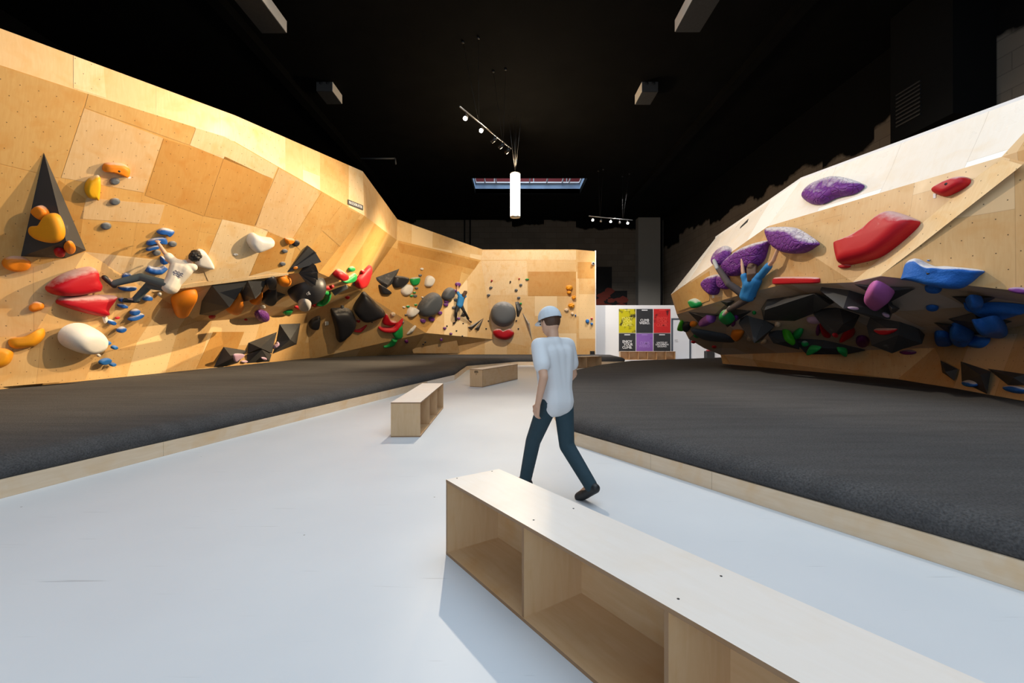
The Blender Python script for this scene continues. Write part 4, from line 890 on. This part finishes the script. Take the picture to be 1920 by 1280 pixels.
# ---------- foot volumes at the left mat
vol('black pyramid volume highest of the chain on the lower left face', [(524, 607.5), (563, 606), (556, 645), (511, 663), (518, 642)], [(544, 636.5, .4)])
vol('black pyramid volume in the middle of the chain on the lower left face', [(466, 642), (519, 622), (513, 645), (510, 662), (464, 662)], [(488, 652, .38)])
vol('black pyramid volume lowest of the chain, standing on the mat', [(463, 664), (509, 664), (505, 677.5), (463, 680.5)], [(491, 655, .4)], at_=(486, 672))
vol('black pyramid volume standing apart at the left on the mat edge', [(419, 650), (463, 657), (446, 680), (425, 686), (400.5, 688)], [(436, 671.5, .42)])
blob('lilac', 'pale pink patch hold on the left mat edge pyramid', [(439, 664), (457, 664), (456, 669), (447, 674), (440, 678)], .06, .4)
ell('lilac', 'lilac chip at the foot of the left mat edge pyramid', 458, 677.5, 12, 4, -5, .08)
sweep('lilac', 'lilac and green hold between the two upper chain pyramids', [(513, 651, 3), (517, 648, 4), (521, 645, 3), (519, 641, 2)], .14)
ell('lilac', 'lilac chip on the lowest chain pyramid', 495, 672, 11, 4, 8, .06)
# ---------- boulder, lit faces
blob('purple', 'long cracked purple hold with finger pockets high on the pale top', [(1503, 365), (1515, 350), (1540, 337.5), (1565, 331), (1590, 334), (1615, 342.5), (1612.5, 351), (1595, 361), (1565, 367.5), (1540, 379), (1520, 379.5), (1506, 372.5)], .2, .5)
blob('red', 'red bar hold at the upper right of the boulder', [(1747.5, 357.5), (1760, 347.5), (1790, 334), (1810, 331), (1816, 337.5), (1810, 347.5), (1777.5, 365), (1760, 365.5)], .16, .5, nb=True)
blob('red', 'huge curved red slab hold in the middle of the boulder face', [(1566, 462), (1570, 457), (1600, 445), (1630, 427), (1652, 408), (1669, 396), (1680, 397), (1705, 406), (1717, 415), (1702, 435), (1672, 461), (1640, 481), (1600, 492), (1576, 495), (1570, 485)], .3, .35)
ell('red', 'small red chip under the huge curved red slab', 1583, 499, 22, 8, -4, .07)
blob('red', 'long low red ledge hold at the lip of the cave', [(1449, 529), (1452, 520.5), (1470, 519), (1495, 519), (1520, 519.5), (1532, 521), (1534, 526), (1530, 531), (1500, 532), (1455, 533)], .13, .35)
blob('purple', 'cracked purple hold under the raised right hand of the climber', [(1437, 428), (1450, 426), (1470, 426), (1492, 430.6), (1527, 454.7), (1522.6, 463.5), (1500.7, 475), (1474, 474), (1452.6, 462), (1441.6, 446)], .26, .5)
blob('purple', 'largest cracked purple hold under the left hand of the climber', [(1353, 497), (1374, 475), (1400, 460), (1437, 451.4), (1438, 466), (1430, 490), (1408, 505), (1380, 518), (1362, 514)], .3, .5)
blob('purple', 'slim cracked purple hold left above the largest purple one', [(1335.5, 493), (1343, 476.6), (1358.5, 463.5), (1367, 462), (1365, 474), (1347.5, 494), (1339, 497)], .2, .5)
blob('purple', 'chalky purple knob at the left end of the purple row', [(1317, 529), (1328, 518), (1345, 516), (1347.5, 531), (1343, 551), (1334, 552), (1321, 540)], .24, .5)
blob('purple', 'purple hold between the knob and the climber knee', [(1347.5, 516), (1362, 517), (1366, 540), (1356, 541), (1348, 533)], .2, .5)
blob('green', 'green hold with pale top near the far lower corner of the boulder', [(1292.5, 564), (1300, 560), (1311, 566), (1312, 574), (1301, 577)], .2, .5)
blob('rock_blue', 'large blue rock shaped hold on the right side of the boulder', [(1690, 521), (1700, 492.5), (1715, 484.5), (1730, 491), (1750, 499), (1775, 499), (1837.5, 506), (1830, 517.5), (1812, 532.5), (1792, 541), (1755, 539), (1720, 529), (1695, 525)], .26, .35, amp=.3, nb=True)
ell('rock_blue', 'small blue hold peeping out under the large blue rock hold', 1750, 541, 33, 8, 4, .1)
ell('rock_blue', 'tiny blue chip above the large blue rock hold', 1741, 488, 5, 3, 0, .02)
ell('purple_smooth', 'smooth purple hold at the right edge of the photo', 1916, 545, 52, 13, 6, .12)
tagcard('white paper tag under the long purple pocket hold', 1541, 379); tagcard('white paper tag under the red bar hold at upper right', 1752, 367); tagcard('white paper tag under the purple knob', 1337, 556, 4, 5)
tagcard('white paper tag at the tip of the large blue rock hold', 1827, 519, 5, 4); tagcard('white paper tag at the right end of the topmost orange edge', 243, 333, 5, 3)
# ---------- boulder, cave
CV = 'black volumes in the cave of the boulder'
vol('flat black triangle under the far lip with a purple cone on it', [(1290.6, 584), (1350, 589), (1315, 609.5)], [(1318, 594, .12)])
sweep('purple_smooth', 'purple cone hold on the flat black triangle under the far lip', [(1334, 591, 9), (1322, 599, 8), (1314, 605, 5)], .22)
vol('black diamond volume with a green knob under the climber foot', [(1342.5, 595), (1361, 577), (1410, 582), (1364, 613)], [(1368, 594, .16)])
blob('green', 'green knob under the foot of the right climber', [(1349, 590), (1356, 584), (1366, 587.5), (1376, 601), (1366, 605), (1356, 600)], .2, .5)
ell('purple', 'small chalky purple hold on the black diamond', 1379, 596, 12, 7, -10, .08); ell('plum', 'dark purple hold under the black diamond', 1375, 607, 7, 8, 30, .08)
vol('small black triangle at the lip behind the climber shin', [(1350.6, 564), (1380, 563), (1364, 574.5)], [(1364, 567, .08)])
vol('black pyramid volume hanging point down below the climber', [(1385, 606), (1402, 588), (1432, 599), (1452, 612), (1430, 636), (1412, 640)], [(1414, 643, .45)], at_=(1412, 596), tilt=.6, root=.45)
ell('orange', 'orange hold beside the black knob at the far end of the cave', 1300, 607, 14, 8, 8, .1)
blob('orange', 'brownish orange wedge hold in the far part of the cave', [(1370.6, 627.5), (1375, 620), (1394, 622.5), (1387.5, 636), (1379, 637)], .14, .45)
blob('lime', 'green hold sticking out at the far left silhouette of the boulder', [(1270, 615), (1275, 602.5), (1281, 606), (1284, 617.5), (1276, 618)], .16, .5, at_=(1284, 612))
blob('black', 'black knob next to the green hold at the far silhouette', [(1279, 606), (1292.5, 606), (1294, 616), (1287.5, 620.6), (1280, 616)], .14, .5, at_=(1288, 612))
blob('slate', 'long flat dark grey slot volume low in the far part of the cave', [(1295, 619), (1330, 622), (1370, 630), (1389, 637), (1378, 640), (1354, 639), (1315, 634)], .12, .4, name='climbing_volume')
ell('green', 'small green chip left on the dark slot volume', 1306, 630, 12, 5, 15, .05)
ell('red_clean', 'tiny red chip at the far lower edge of the cave', 1300, 641, 9, 3.5, 5, .05, at_=(1304, 642)); ell('red_clean', 'tiny red chip low in the middle of the far cave', 1339, 650, 9, 4, 5, .05)
vol('long grey black ridge volume along the lip of the cave', [(1427, 578), (1438.6, 560.7), (1472.5, 556), (1529, 548.7), (1566, 566), (1524, 588), (1490, 601), (1432, 600)], [(1434, 581, .4), (1526, 551, .45), (1556, 571, .4)], at_=(1490, 575),
    faces=[(0, 1, 8), (1, 2, 9, 8), (2, 3, 9), (3, 4, 10, 9), (4, 5, 10), (5, 6, 8, 9, 10), (6, 7, 8), (7, 0, 8)], group=None)
vol('wide black star volume right of the ridge volume, upper half', [(1537.5, 544), (1594, 539), (1622, 552), (1670, 572), (1669, 598), (1637, 596), (1590, 580)], [(1581, 578, .5)], at_=(1598, 548), tilt=.5, root=.4)
vol('black chalk scuffed pyramid below the wide star volume', [(1525, 588.6), (1573, 567.5), (1612.5, 590), (1600, 615), (1562, 631), (1545, 615)], [(1581, 607, .45)], at_=(1568, 580), tilt=.6, root=.5)
vol('flat dark grey triangle plate holding the pink block', [(1601.6, 532), (1717, 540), (1665.6, 567.5)], [(1660, 546, .1)], m=VOLG)
blob('pink', 'pink rounded block hold on the grey triangle plate', [(1622, 550), (1639, 534), (1672, 552.7), (1665.6, 564), (1645, 576), (1631, 564)], .24, .4)
vol('small black spike volume right of the wide star', [(1663, 567.5), (1694, 578.4), (1669, 589)], [(1672, 578, .2)])
vol('black chalky pyramid volume at the right end of the cave cluster', [(1625, 611), (1631, 595.6), (1689, 591), (1722, 620.6), (1729, 644), (1695, 653), (1673, 662), (1634, 647)], [(1684, 628, .45)], at_=(1668, 602), tilt=.65, root=.6)
blob('red', 'chalky red lens hold on the black pyramid at the right end', [(1639, 617), (1660, 616), (1680, 617.5), (1672, 625), (1660, 627), (1650, 625)], .1, .5)
blob('red', 'red and white wedge hold under the chalk scuffed pyramid', [(1574, 637), (1592, 611), (1603, 624), (1590, 633), (1580, 639)], .12, .45)
blob('red', 'red and white arc hold left under the chalk scuffed pyramid', [(1537, 604), (1546, 612), (1558, 630), (1548, 630), (1540, 620)], .12, .45)
ell('red_clean', 'small red dot hold at the tip of the chalk scuffed pyramid', 1566, 628, 11, 6, 5, .06)
ell('plum', 'dark purple hold behind the red arc hold', 1534, 619, 9, 18, 5, .1); ell('lilac', 'lilac edge hold under the ridge volume', 1527, 600, 30, 9, 5, .1); ell('plum', 'dark purple hold under the right end pyramid', 1617, 640, 26, 18, 15, .12)
ell('plum', 'dark purple hold at the bottom edge of the cave roof', 1702, 660, 30, 9, 4, .12)
ell('lilac', 'pink chip on the wide star volume', 1600, 577.5, 21, 5, 3, .05); ell('lilac', 'small chalky pink chip at the corner of the wide star volume', 1661, 590, 13, 8, 15, .06)
vol('low black wedge volume under the ridge, left', [(1440.5, 627.5), (1470, 612), (1492, 630), (1498.5, 655), (1450, 643)], [(1476, 640, .3)], at_=(1472, 622), tilt=.6, root=.4)
vol('low broad black volume at the foot of the cave cluster', [(1490, 640), (1547, 632), (1622, 656.6), (1587.5, 664), (1512.5, 664)], [(1540, 652, .3)], at_=(1545, 640), tilt=.6, root=.4)
blob('lime', 'bright green leaf hold upright under the ridge volume', [(1469, 617), (1477, 619), (1484, 630), (1490, 646), (1479, 641), (1472, 633)], .14, .5)
blob('green', 'green hold with chalk right of the bright green leaf', [(1486, 627), (1496.6, 618), (1506, 620), (1501, 630), (1490, 633)], .14, .5)
blob('green_clean', 'green wedge hold on the low broad black volume', [(1512.5, 664), (1519, 649), (1539, 652), (1528, 661)], .12, .5)
blob('green_clean', 'green hold at the right end of the low broad black volume', [(1569, 653), (1587.5, 655), (1588, 666), (1578, 663)], .12, .5)
ell('green', 'small green hold above the low broad black volume', 1509, 644, 14, 8, -10, .1); ell('green', 'green edge at the tip of the hanging pyramid', 1420, 637, 15, 6, -20, .08, at_=(1424, 650)); ell('green', 'tiny green chip under the climber on the cave roof', 1414, 586, 8, 5, 30, .05)
ell('cream', 'pale orange hold left of the hanging pyramid tip', 1405, 634, 10, 7, 20, .08); ell('cream', 'pale orange hold right of the hanging pyramid tip', 1432, 640, 13, 7, -10, .08); ell('cream', 'small chalky hold under the ridge volume', 1458, 608, 12, 7, 10, .08)
# ---------- boulder, right side of the cave
vol('flat black triangle at right with the blue white ball', [(1784.7, 555), (1874, 553.4), (1824, 581)], [(1826, 562, .1)])
blob('rock_blue', 'long blue rock hold reaching to the right edge', [(1805, 571), (1830, 573), (1874, 572), (1924, 578), (1905, 588), (1860, 593), (1836, 588)], .16, .4, amp=.25)
blob('rock_blue', 'blue ball shaped hold with white chalk on the flat triangle at right', [(1812, 566), (1822.5, 558), (1843, 562), (1838, 574), (1826, 578), (1814, 574)], .16, .5, amp=.2)
vol('black pyramid under the long blue rock hold', [(1778, 597), (1826, 585), (1898, 602), (1878, 609), (1831, 627.6)], [(1836, 606, .2)])
blob('rock_blue', 'blue and chalk grey horn hold on the right black pyramid', [(1824, 607), (1840, 604), (1872, 599), (1889.5, 617), (1881, 627.6), (1865, 624), (1836, 619)], .2, .45, amp=.25)
vol('small black triangle left of the right blue cluster', [(1750.6, 604), (1793, 608), (1781, 626)], [(1776, 611, .12)])
blob('rock_blue', 'blue faceted hold in the middle of the right blue cluster', [(1781, 615.6), (1795, 612), (1824, 624), (1821, 636), (1797, 643), (1783, 634.5)], .22, .4, amp=.2, nb=True)
blob('rock_blue', 'lowest blue bowl hold of the right blue cluster', [(1805, 643), (1824, 629), (1848, 627.6), (1848, 639.7), (1834.5, 650), (1816, 649)], .18, .5, amp=.2)
blob('rock_blue', 'leftmost flat blue hold of the right blue cluster', [(1753, 624), (1778.7, 626), (1786, 643), (1757, 645)], .12, .4, amp=.2)
ell('rock_blue', 'flat blue chip alone on the cave roof left of the right cluster', 1748, 577, 24, 9, 3, .06)
ell('cream', 'tiny pale chip under the right blue cluster', 1794, 645, 13, 5, -8, .06)
vol('small black diamond volume near the right mat', [(1764, 675.7), (1796.7, 692), (1790, 714), (1767.5, 698)], [(1772, 697, .14)], lift=.03)
vol('black square volume near the right mat with a blue hold', [(1802, 677.5), (1858.6, 696), (1851.7, 739), (1804, 715)], [(1838, 703, .2)], lift=.03)
vol('black triangle volume near the right mat cut by the photo edge', [(1852.5, 691), (1924, 701.5), (1924, 722), (1891, 722)], [(1900, 708, .14)], lift=.03)
ell('rock_blue', 'blue hold on the black square volume near the right mat', 1818, 719, 24, 10, 20, .1)
ell('rock_blue', 'blue hold on the lower right triangle at the photo edge', 1905, 730, 46, 13, 5, .1)
# ------------------------------------------------------------------ people
SKIN = flat('skin', (.62, .36, .24), .5); HAIRD = flat('dark_hair', (.012, .009, .008), .6); HAIRB = flat('brown_hair', (.075, .032, .014), .6)
TEE = flat('cream_tshirt', (.70, .62, .52), .8); TEEW = flat('white_tshirt', (.68, .69, .71), .8); TEEB = flat('blue_tshirt', (.02, .19, .46), .75)
JEAN = flat('dark_teal_trousers', (.018, .045, .062), .85); PGREY = flat('grey_green_trousers', (.075, .10, .11), .85); LEG = flat('black_leggings', (.008, .008, .009), .7)
SHORT = flat('brown_grey_trousers', (.065, .05, .05), .85); SHOE = flat('black_shoes', (.012, .013, .015), .5); SHOEG = flat('grey_shoes', (.35, .36, .36), .6); CAPM = flat('pale_cap', (.62, .66, .70), .8)
EYE = flat('eye_dark', (.02, .015, .012), .2); LIP = flat('lips', (.45, .17, .13), .5); PRINT = flat('shirt_print', (.03, .03, .12), .7)
def capsule(b, p, q, r0, r1, n=12):
    p, q = V(p), V(q); d = q-p; L = d.length
    d = d/L if L > 1e-6 else V((0, 0, 1)); pts, rs = [], []
    for k in range(5):
        a = math.pi/2*(1-k/4); pts.append(p-d*r0*math.sin(a)); rs.append(max(r0*math.cos(a), r0*.08))
    for k in range(5):
        a = math.pi/2*k/4; pts.append(q+d*r1*math.sin(a)); rs.append(max(r1*math.cos(a), r1*.08))
    b.tube(pts, rs, n)
def ellipsoid(b, c, ax):
    """ax: three axis vectors (already scaled)"""
    X, Y, Z = (V(a) for a in ax); n, m = 16, 10; vs_ = [V(c)+Z]; fs = []
    for i in range(1, m):
        t = math.pi*i/m
        for k in range(n):
            a = 2*math.pi*k/n; vs_.append(V(c)+(X*math.cos(a)+Y*math.sin(a))*math.sin(t)+Z*math.cos(t))
    vs_.append(V(c)-Z); e = len(vs_)-1
    for k in range(n): fs.append((0, 1+k, 1+(k+1) % n)); fs.append((e, e-n+(k+1) % n, e-n+k))
    for i in range(m-2):
        for k in range(n): fs.append((1+i*n+k, 1+(i+1)*n+k, 1+(i+1)*n+(k+1) % n, 1+i*n+(k+1) % n))
    if X.cross(Y).dot(Z) < 0: fs = [f[::-1] for f in fs]
    b.add(vs_, fs)
def remesh(b, name, m, parent, vox, it=6, fac=.5):
    o = b.build(name, m, parent)
    md = o.modifiers.new('r', 'REMESH'); md.mode = 'VOXEL'; md.voxel_size = vox
    ms = o.modifiers.new('s', 'SMOOTH'); ms.iterations = it; ms.factor = fac
    me = bpy.data.meshes.new_from_object(o.evaluated_get(bpy.context.evaluated_depsgraph_get()))
    o.modifiers.clear(); o.data = me; me.name = name
    for p in me.polygons: p.use_smooth = True
    if not me.materials: me.materials.append(m)
    return o
def orth(d, ref):
    d = d.normalized(); r = V(ref)-d*V(ref).dot(d); return r.normalized()
def hand(b, wr, tip, palm, thumb):
    """palm box of capsules, four bent fingers of different lengths, thumb from the side of the palm; fingers bend towards 'palm'"""
    d = (V(tip)-V(wr)).normalized(); p = orth(d, palm); s = orth(d, V(thumb)); wr = V(wr)
    L = .18
    for k in range(4):
        o_ = s*(.030-.020*k); mc = wr+d*(.088-.004*abs(k-1))+o_; fl = (.070, .080, .074, .058)[k]
        capsule(b, wr+o_*.6+d*.01, mc, .015, .0135, 8)
        k1 = mc+(d*.93+p*.36).normalized()*fl*.5; k2 = k1+(d*.55+p*.83).normalized()*fl*.5
        capsule(b, mc, k1, .0105, .0095, 8); capsule(b, k1, k2, .0095, .0078, 8)
    t0 = wr+d*.03+s*.028; t1 = t0+(d*.55+s*.75+p*.25).normalized()*.042; t2 = t1+(d*.85+s*.2+p*.45).normalized()*.034
    capsule(b, t0, t1, .013, .0115, 8); capsule(b, t1, t2, .011, .009, 8)
def person(name, label, J, face, skin=SKIN, shirt=TEE, legs=JEAN, shoes=SHOE, hair=HAIRD, hairlen='short', sc=1.0, vox=.011, cap=None, palmL=(0, 1, 0), palmR=(0, 1, 0), thL=(0, 0, 1), thR=(0, 0, 1), legcut=1.0, print_=False, root=None):
    J = {k: V(v) for k, v in J.items()}
    base = root or (J['anL']+J['anR'])/2
    t = empty(name, base, label, 'person')
    S = lambda r: r*sc
    ch = (J['shL']+J['shR'])/2; hp = (J['hipL']+J['hipR'])/2; up = (ch-hp).normalized(); sd = (J['shR']-J['shL']).normalized(); fw = up.cross(sd); fw = -fw if fw.dot(V(face)) < 0 and hairlen != 'long' else fw
    b = MB(); head, neck = J['head'], J['neck']
    hu = (head-neck).normalized(); hf = orth(hu, face); hs = hu.cross(hf)
    ellipsoid(b, head+hu*S(.012), (hs*S(.076), hf*S(.095), hu*S(.112)))
    ellipsoid(b, head-hu*S(.055)+hf*S(.022), (hs*S(.056), hf*S(.066), hu*S(.062)))
    capsule(b, head+hf*S(.092)+hu*S(.008), head+hf*S(.108)-hu*S(.03), S(.009), S(.014), 8)
    for s in (-1, 1):
        capsule(b, head+hs*S(.078)*s+hu*S(.015)-hf*S(.006), head+hs*S(.076)*s-hu*S(.022), S(.014), S(.011), 8)
    capsule(b, head-hu*S(.06)-hf*S(.015), neck, S(.05), S(.054))
    capsule(b, neck, ch, S(.056), S(.075))
    capsule(b, J['shL'].lerp(J['shR'], .1), J['shL'].lerp(J['shR'], .9), S(.062), S(.062))
    for s in (.3, .7):
        capsule(b, J['shL'].lerp(J['shR'], s)-up*S(.08), J['hipL'].lerp(J['hipR'], s)+up*S(.12), S(.098), S(.085)); capsule(b, J['hipL'].lerp(J['hipR'], s)+up*S(.12), J['hipL'].lerp(J['hipR'], s), S(.085), S(.098))
    for q in 'LR':
        capsule(b, J['sh'+q], J['el'+q], S(.050), S(.038)); capsule(b, J['el'+q], J['wr'+q], S(.039), S(.026))
        hand(b, J['wr'+q], J['ha'+q], palmL if q == 'L' else palmR, thL if q == 'L' else thR)
        capsule(b, J['hip'+q], J['kn'+q], S(.078), S(.054)); m = J['kn'+q].lerp(J['an'+q], .3); capsule(b, J['kn'+q], m, S(.052), S(.054)); capsule(b, m, J['an'+q], S(.054), S(.036))
        capsule(b, J['an'+q], J['to'+q], S(.038), S(.03))
    remesh(b, 'body', skin, t, vox)
    for s in (-1, 1):
        q = MB(); ellipsoid(q, head+hf*S(.092)+hs*S(.031)*s+hu*S(.018), (hs*S(.012), hf*S(.008), hu*S(.008))); q.build('eye', EYE, t)
    q = MB(); capsule(q, head+hf*S(.089)-hu*S(.055)-hs*S(.018), head+hf*S(.089)-hu*S(.055)+hs*S(.018), S(.006), S(.006), 8); q.build('mouth', LIP, t)
    # shirt with short sleeves
    b = MB(); g = S(.020)
    capsule(b, J['shL'].lerp(J['shR'], .08)+up*0, J['shL'].lerp(J['shR'], .92), S(.066)+g*.6, S(.066)+g*.6); capsule(b, ch+up*S(.02), ch-up*S(.06), S(.08), S(.1))
    for s in (.26, .5, .74):
        a, c = J['shL'].lerp(J['shR'], s), J['hipL'].lerp(J['hipR'], s)
        capsule(b, a-up*S(.08), c+up*S(.12), S(.1)+g, S(.1)+g); capsule(b, c+up*S(.12), c+up*S(.0), S(.1)+g, S(.112)+g)
    for q in 'LR': capsule(b, J['sh'+q], J['sh'+q].lerp(J['el'+q], .62), S(.055)+g, S(.058)+g*.8)
    so = remesh(b, 'tshirt', shirt, t, vox, 22)
    b = MB(); capsule(b, J['hipL'].lerp(J['hipR'], .15)+up*S(.06), J['hipL'].lerp(J['hipR'], .85)+up*S(.06), S(.104), S(.104))
    for q in 'LR':
        capsule(b, J['hip'+q], J['kn'+q], S(.094), S(.07)); k = J['kn'+q].lerp(J['an'+q], legcut)
        if legcut > .1: capsule(b, J['kn'+q], k, S(.07), S(.058))
    remesh(b, 'trousers', legs, t, vox, 8)
    for q in 'LR':
        b = MB(); a, o_ = J['an'+q], J['to'+q]; d = (o_-a).normalized(); dn = orth(d, (J['an'+q]-J['kn'+q]))
        heel = a-d*S(.03)+dn*S(.035); capsule(b, heel, a.lerp(o_, .55)+dn*S(.02), S(.042), S(.044)); capsule(b, a.lerp(o_, .55)+dn*S(.02), o_+d*S(.024)+dn*S(.008), S(.046), S(.042)); capsule(b, a+dn*S(.0), heel, S(.046), S(.042))
        remesh(b, 'shoe', shoes, t, vox*.8, 4)
    b = MB(); bk = head-hf*S(.018)+hu*S(.03)
    hq = .93 if cap else 1.05
    ellipsoid(b, bk, (hs*S(.09)*hq, hf*S(.098)*hq, hu*S(.108)*hq))
    for k in range(0 if cap else 34 if hairlen != 'long' else 14):
        v = V((random.gauss(0, 1), random.gauss(0, 1), random.gauss(.3, 1))).normalized()
        pnt = bk+hs*v.x*S(.086)+hf*v.y*S(.094)+hu*v.z*S(.104)
        if (pnt-head).dot(hf) < S(.05) or (pnt-head).dot(hu) > S(.07): ellipsoid(b, pnt, (V((S(.024), 0, 0)), V((0, S(.024), 0)), V((0, 0, S(.024)))))
    if hairlen == 'long':
        for k in range(7):
            s = (k-3)/3; a = head+hs*S(.06)*s-hf*S(.06); capsule(b, a, a-hu*S(.12)-hf*S(.03)+V((0, 0, -S(.02))), S(.04), S(.035)); capsule(b, a-hu*S(.12)-hf*S(.03)+V((0, 0, -S(.02))), a-hu*S(.1)-hf*S(.02)+V((hs.x*.02*s, 0, -S(.16))), S(.036), S(.016))
    # hairline: cut the front so that the face stays free
    ho = remesh(b, 'hair', hair, t, vox*.8, 3)
    bm = bmesh.new(); bm.from_mesh(ho.data); org = t.location
    bmesh.ops.bisect_plane(bm, geom=bm.verts[:]+bm.edges[:]+bm.faces[:], plane_co=head+hf*S(.05)+hu*S(.05)-org, plane_no=(hf-hu*.25).normalized(), clear_outer=True)
    bm.to_mesh(ho.data); bm.free()
    if cap:
        b = MB(); ellipsoid(b, head+hu*S(.05)-hf*S(.008), (hs*S(.103), hf*S(.114), hu*S(.108))); co = remesh(b, 'cap', cap, t, vox*.8, 3)
        bm = bmesh.new(); bm.from_mesh(co.data)
        bmesh.ops.bisect_plane(bm, geom=bm.verts[:]+bm.edges[:]+bm.faces[:], plane_co=head+hu*S(.035)-org, plane_no=-hu, clear_outer=True)
        bm.to_mesh(co.data); bm.free()
        b = MB(); v0 = []
        for k in range(9):
            a = math.pi*(k/8-.5)*.75; i_ = head+hu*S(.042)+hs*S(.098)*math.sin(a)+hf*S(.10)*math.cos(a); v0 += [i_, i_+hf*S(.075)*math.cos(a)-hu*S(.012)]
        n0 = len(v0); v0 += [p-hu*S(.006) for p in v0]
        fs = [(2*k, 2*k+1, 2*k+3, 2*k+2) for k in range(8)]+[(n0+2*k, n0+2*k+2, n0+2*k+3, n0+2*k+1) for k in range(8)]+[(2*k+1, n0+2*k+1, n0+2*k+3, 2*k+3) for k in range(8)]
        b.add(v0, fs, None, 0, True); b.build('brim', cap, co)
    if print_:
        c = ch-up*S(.2)-fw*S(.0); vw = (CAM-c).normalized(); n = orth(up, vw)
        for i, (w, dz) in enumerate(((.17, .05), (.2, .0), (.14, -.04))):
            q = MB(); u = up.cross(n); p = ch-up*(S(.2)-dz)+n*S(.128)
            nn_ = 9; L_ = []
            for k in range(nn_): L_.append(p+u*w*(k/(nn_-1)-.5)+up*.012*math.sin(k*2.1+i))
            q.tube(L_, .007, 6); q.build('back_print', PRINT, so)
    return t
def J_(px, py, off):
    p, n = hit(px, py); return p+(CAM-p).normalized()*off
# climber on the left wall: seen from behind, left arm long, feet on blue holds
J = dict(haL=J_(290, 445, .12), wrL=at(296.5, 455, 10.36), elL=at(309, 474, 10.42), shL=at(327, 491, 10.55), haR=at(310, 484, 10.72), wrR=at(316, 490, 10.68), elR=at(339, 503, 10.68), shR=at(362, 501, 10.7),
         neck=at(352, 494, 10.66), head=at(363, 482, 10.68), hipL=at(316, 535, 10.45), hipR=at(323, 539, 10.62), knL=J_(264, 519, .38), knR=J_(279, 535, .36), anL=J_(214, 531, .16), anR=J_(254, 561, .16), toL=J_(199, 521, .09), toR=J_(236, 562, .1))
person('person', 'male climber in cream t-shirt and grey trousers reaching for blue holds on the left wall', J, (-.75, .55, .05), shirt=TEE, legs=PGREY, hair=HAIRD, sc=1.25, palmL=(-.6, .6, -.2), palmR=(-.6, .6, -.2), thL=(.5, .5, .3), thR=(-.3, .4, .8), print_=True)
# climber on the boulder: hanging by both hands from the purple holds
J = dict(haL=J_(1389, 476, .30), wrL=at(1391, 486, 10.88), elL=at(1393, 510, 10.85), shL=at(1399, 530, 10.85), haR=J_(1470, 434, .28), wrR=at(1466, 448, 9.6), elR=at(1450, 488, 9.95), shR=at(1427, 516, 10.5),
         neck=at(1412, 518, 10.68), head=at(1411, 504, 10.72), hipL=at(1395, 552, 11.1), hipR=at(1408, 555, 10.95), knL=at(1366, 532, 11.25), knR=at(1384, 571, 11.5), anL=at(1346, 502, 11.6), anR=at(1367, 580, 12.02), toL=at(1340, 490, 11.78), toR=at(1358, 589, 12.25))
person('person', 'climber in blue t-shirt hanging by both hands from purple holds on the boulder', J, (.6, .75, .2), shirt=TEEB, legs=SHORT, shoes=SHOEG, hair=HAIRB, hairlen='long', sc=1.15, palmL=(.8, .5, -.1), palmR=(.8, .5, -.1), thL=(0, -.8, .2), thR=(0, .8, .2))
# climber at the back
J = dict(haL=J_(859, 533, .12), wrL=J_(858.5, 537.5, .2), elL=J_(857.5, 545.5, .3), shL=J_(861, 553.5, .4), haR=J_(874, 545, .12), wrR=J_(873, 548, .2), elR=J_(873.5, 555, .3), shR=J_(870, 556, .45),
         neck=J_(867, 553, .45), head=J_(871, 549.5, .45), hipL=J_(858.5, 572, .35), hipR=J_(865, 573, .38), knL=J_(855, 585, .40), knR=J_(870, 583, .42), anL=J_(854.5, 600, .18), anR=J_(878, 597, .2), toL=J_(851, 605, .12), toR=J_(883, 603, .14))
person('person', 'woman in blue top and black leggings climbing near the far left corner', J, (-.3, .9, .2), shirt=TEEB, legs=LEG, shoes=SHOE, hair=HAIRB, hairlen='long', sc=1.1, vox=.014)
# walking person in the aisle
f = V((-.61, .79, 0)); r = V((.79, .61, 0)); hp = V((.385, 4.06, 0))
def w(a, b_, z): return hp+f*a+r*b_+V((0, 0, z))
J = dict(head=w(.07, .0, 1.525), neck=w(.03, 0, 1.385), shL=w(.02, -.175, 1.325), shR=w(.03, .175, 1.325), elL=w(-.12, -.245, 1.07), wrL=w(-.05, -.25, .84), haL=w(.0, -.245, .70), elR=w(.03, .25, 1.06), wrR=w(.2, .225, .88), haR=w(.31, .2, .79),
         hipL=w(.0, -.085, .83), hipR=w(-.01, .085, .83), knL=w(.20, -.09, .46), knR=w(-.05, .09, .44), anL=w(.30, -.10, .085), anR=w(-.33, .10, .15), toL=w(.45, -.115, .035), toR=w(-.20, .105, .04))
person('person', 'person in white t-shirt, pale cap and dark teal trousers walking along the aisle', J, f, shirt=TEEW, legs=JEAN, hair=HAIRB, sc=1.0, vox=.009, cap=CAPM, palmL=(.5, .3, 0), palmR=(-.8, -.2, 0), thL=f, thR=(f.x, f.y, .3), root=V((hp.x, hp.y, 0)))
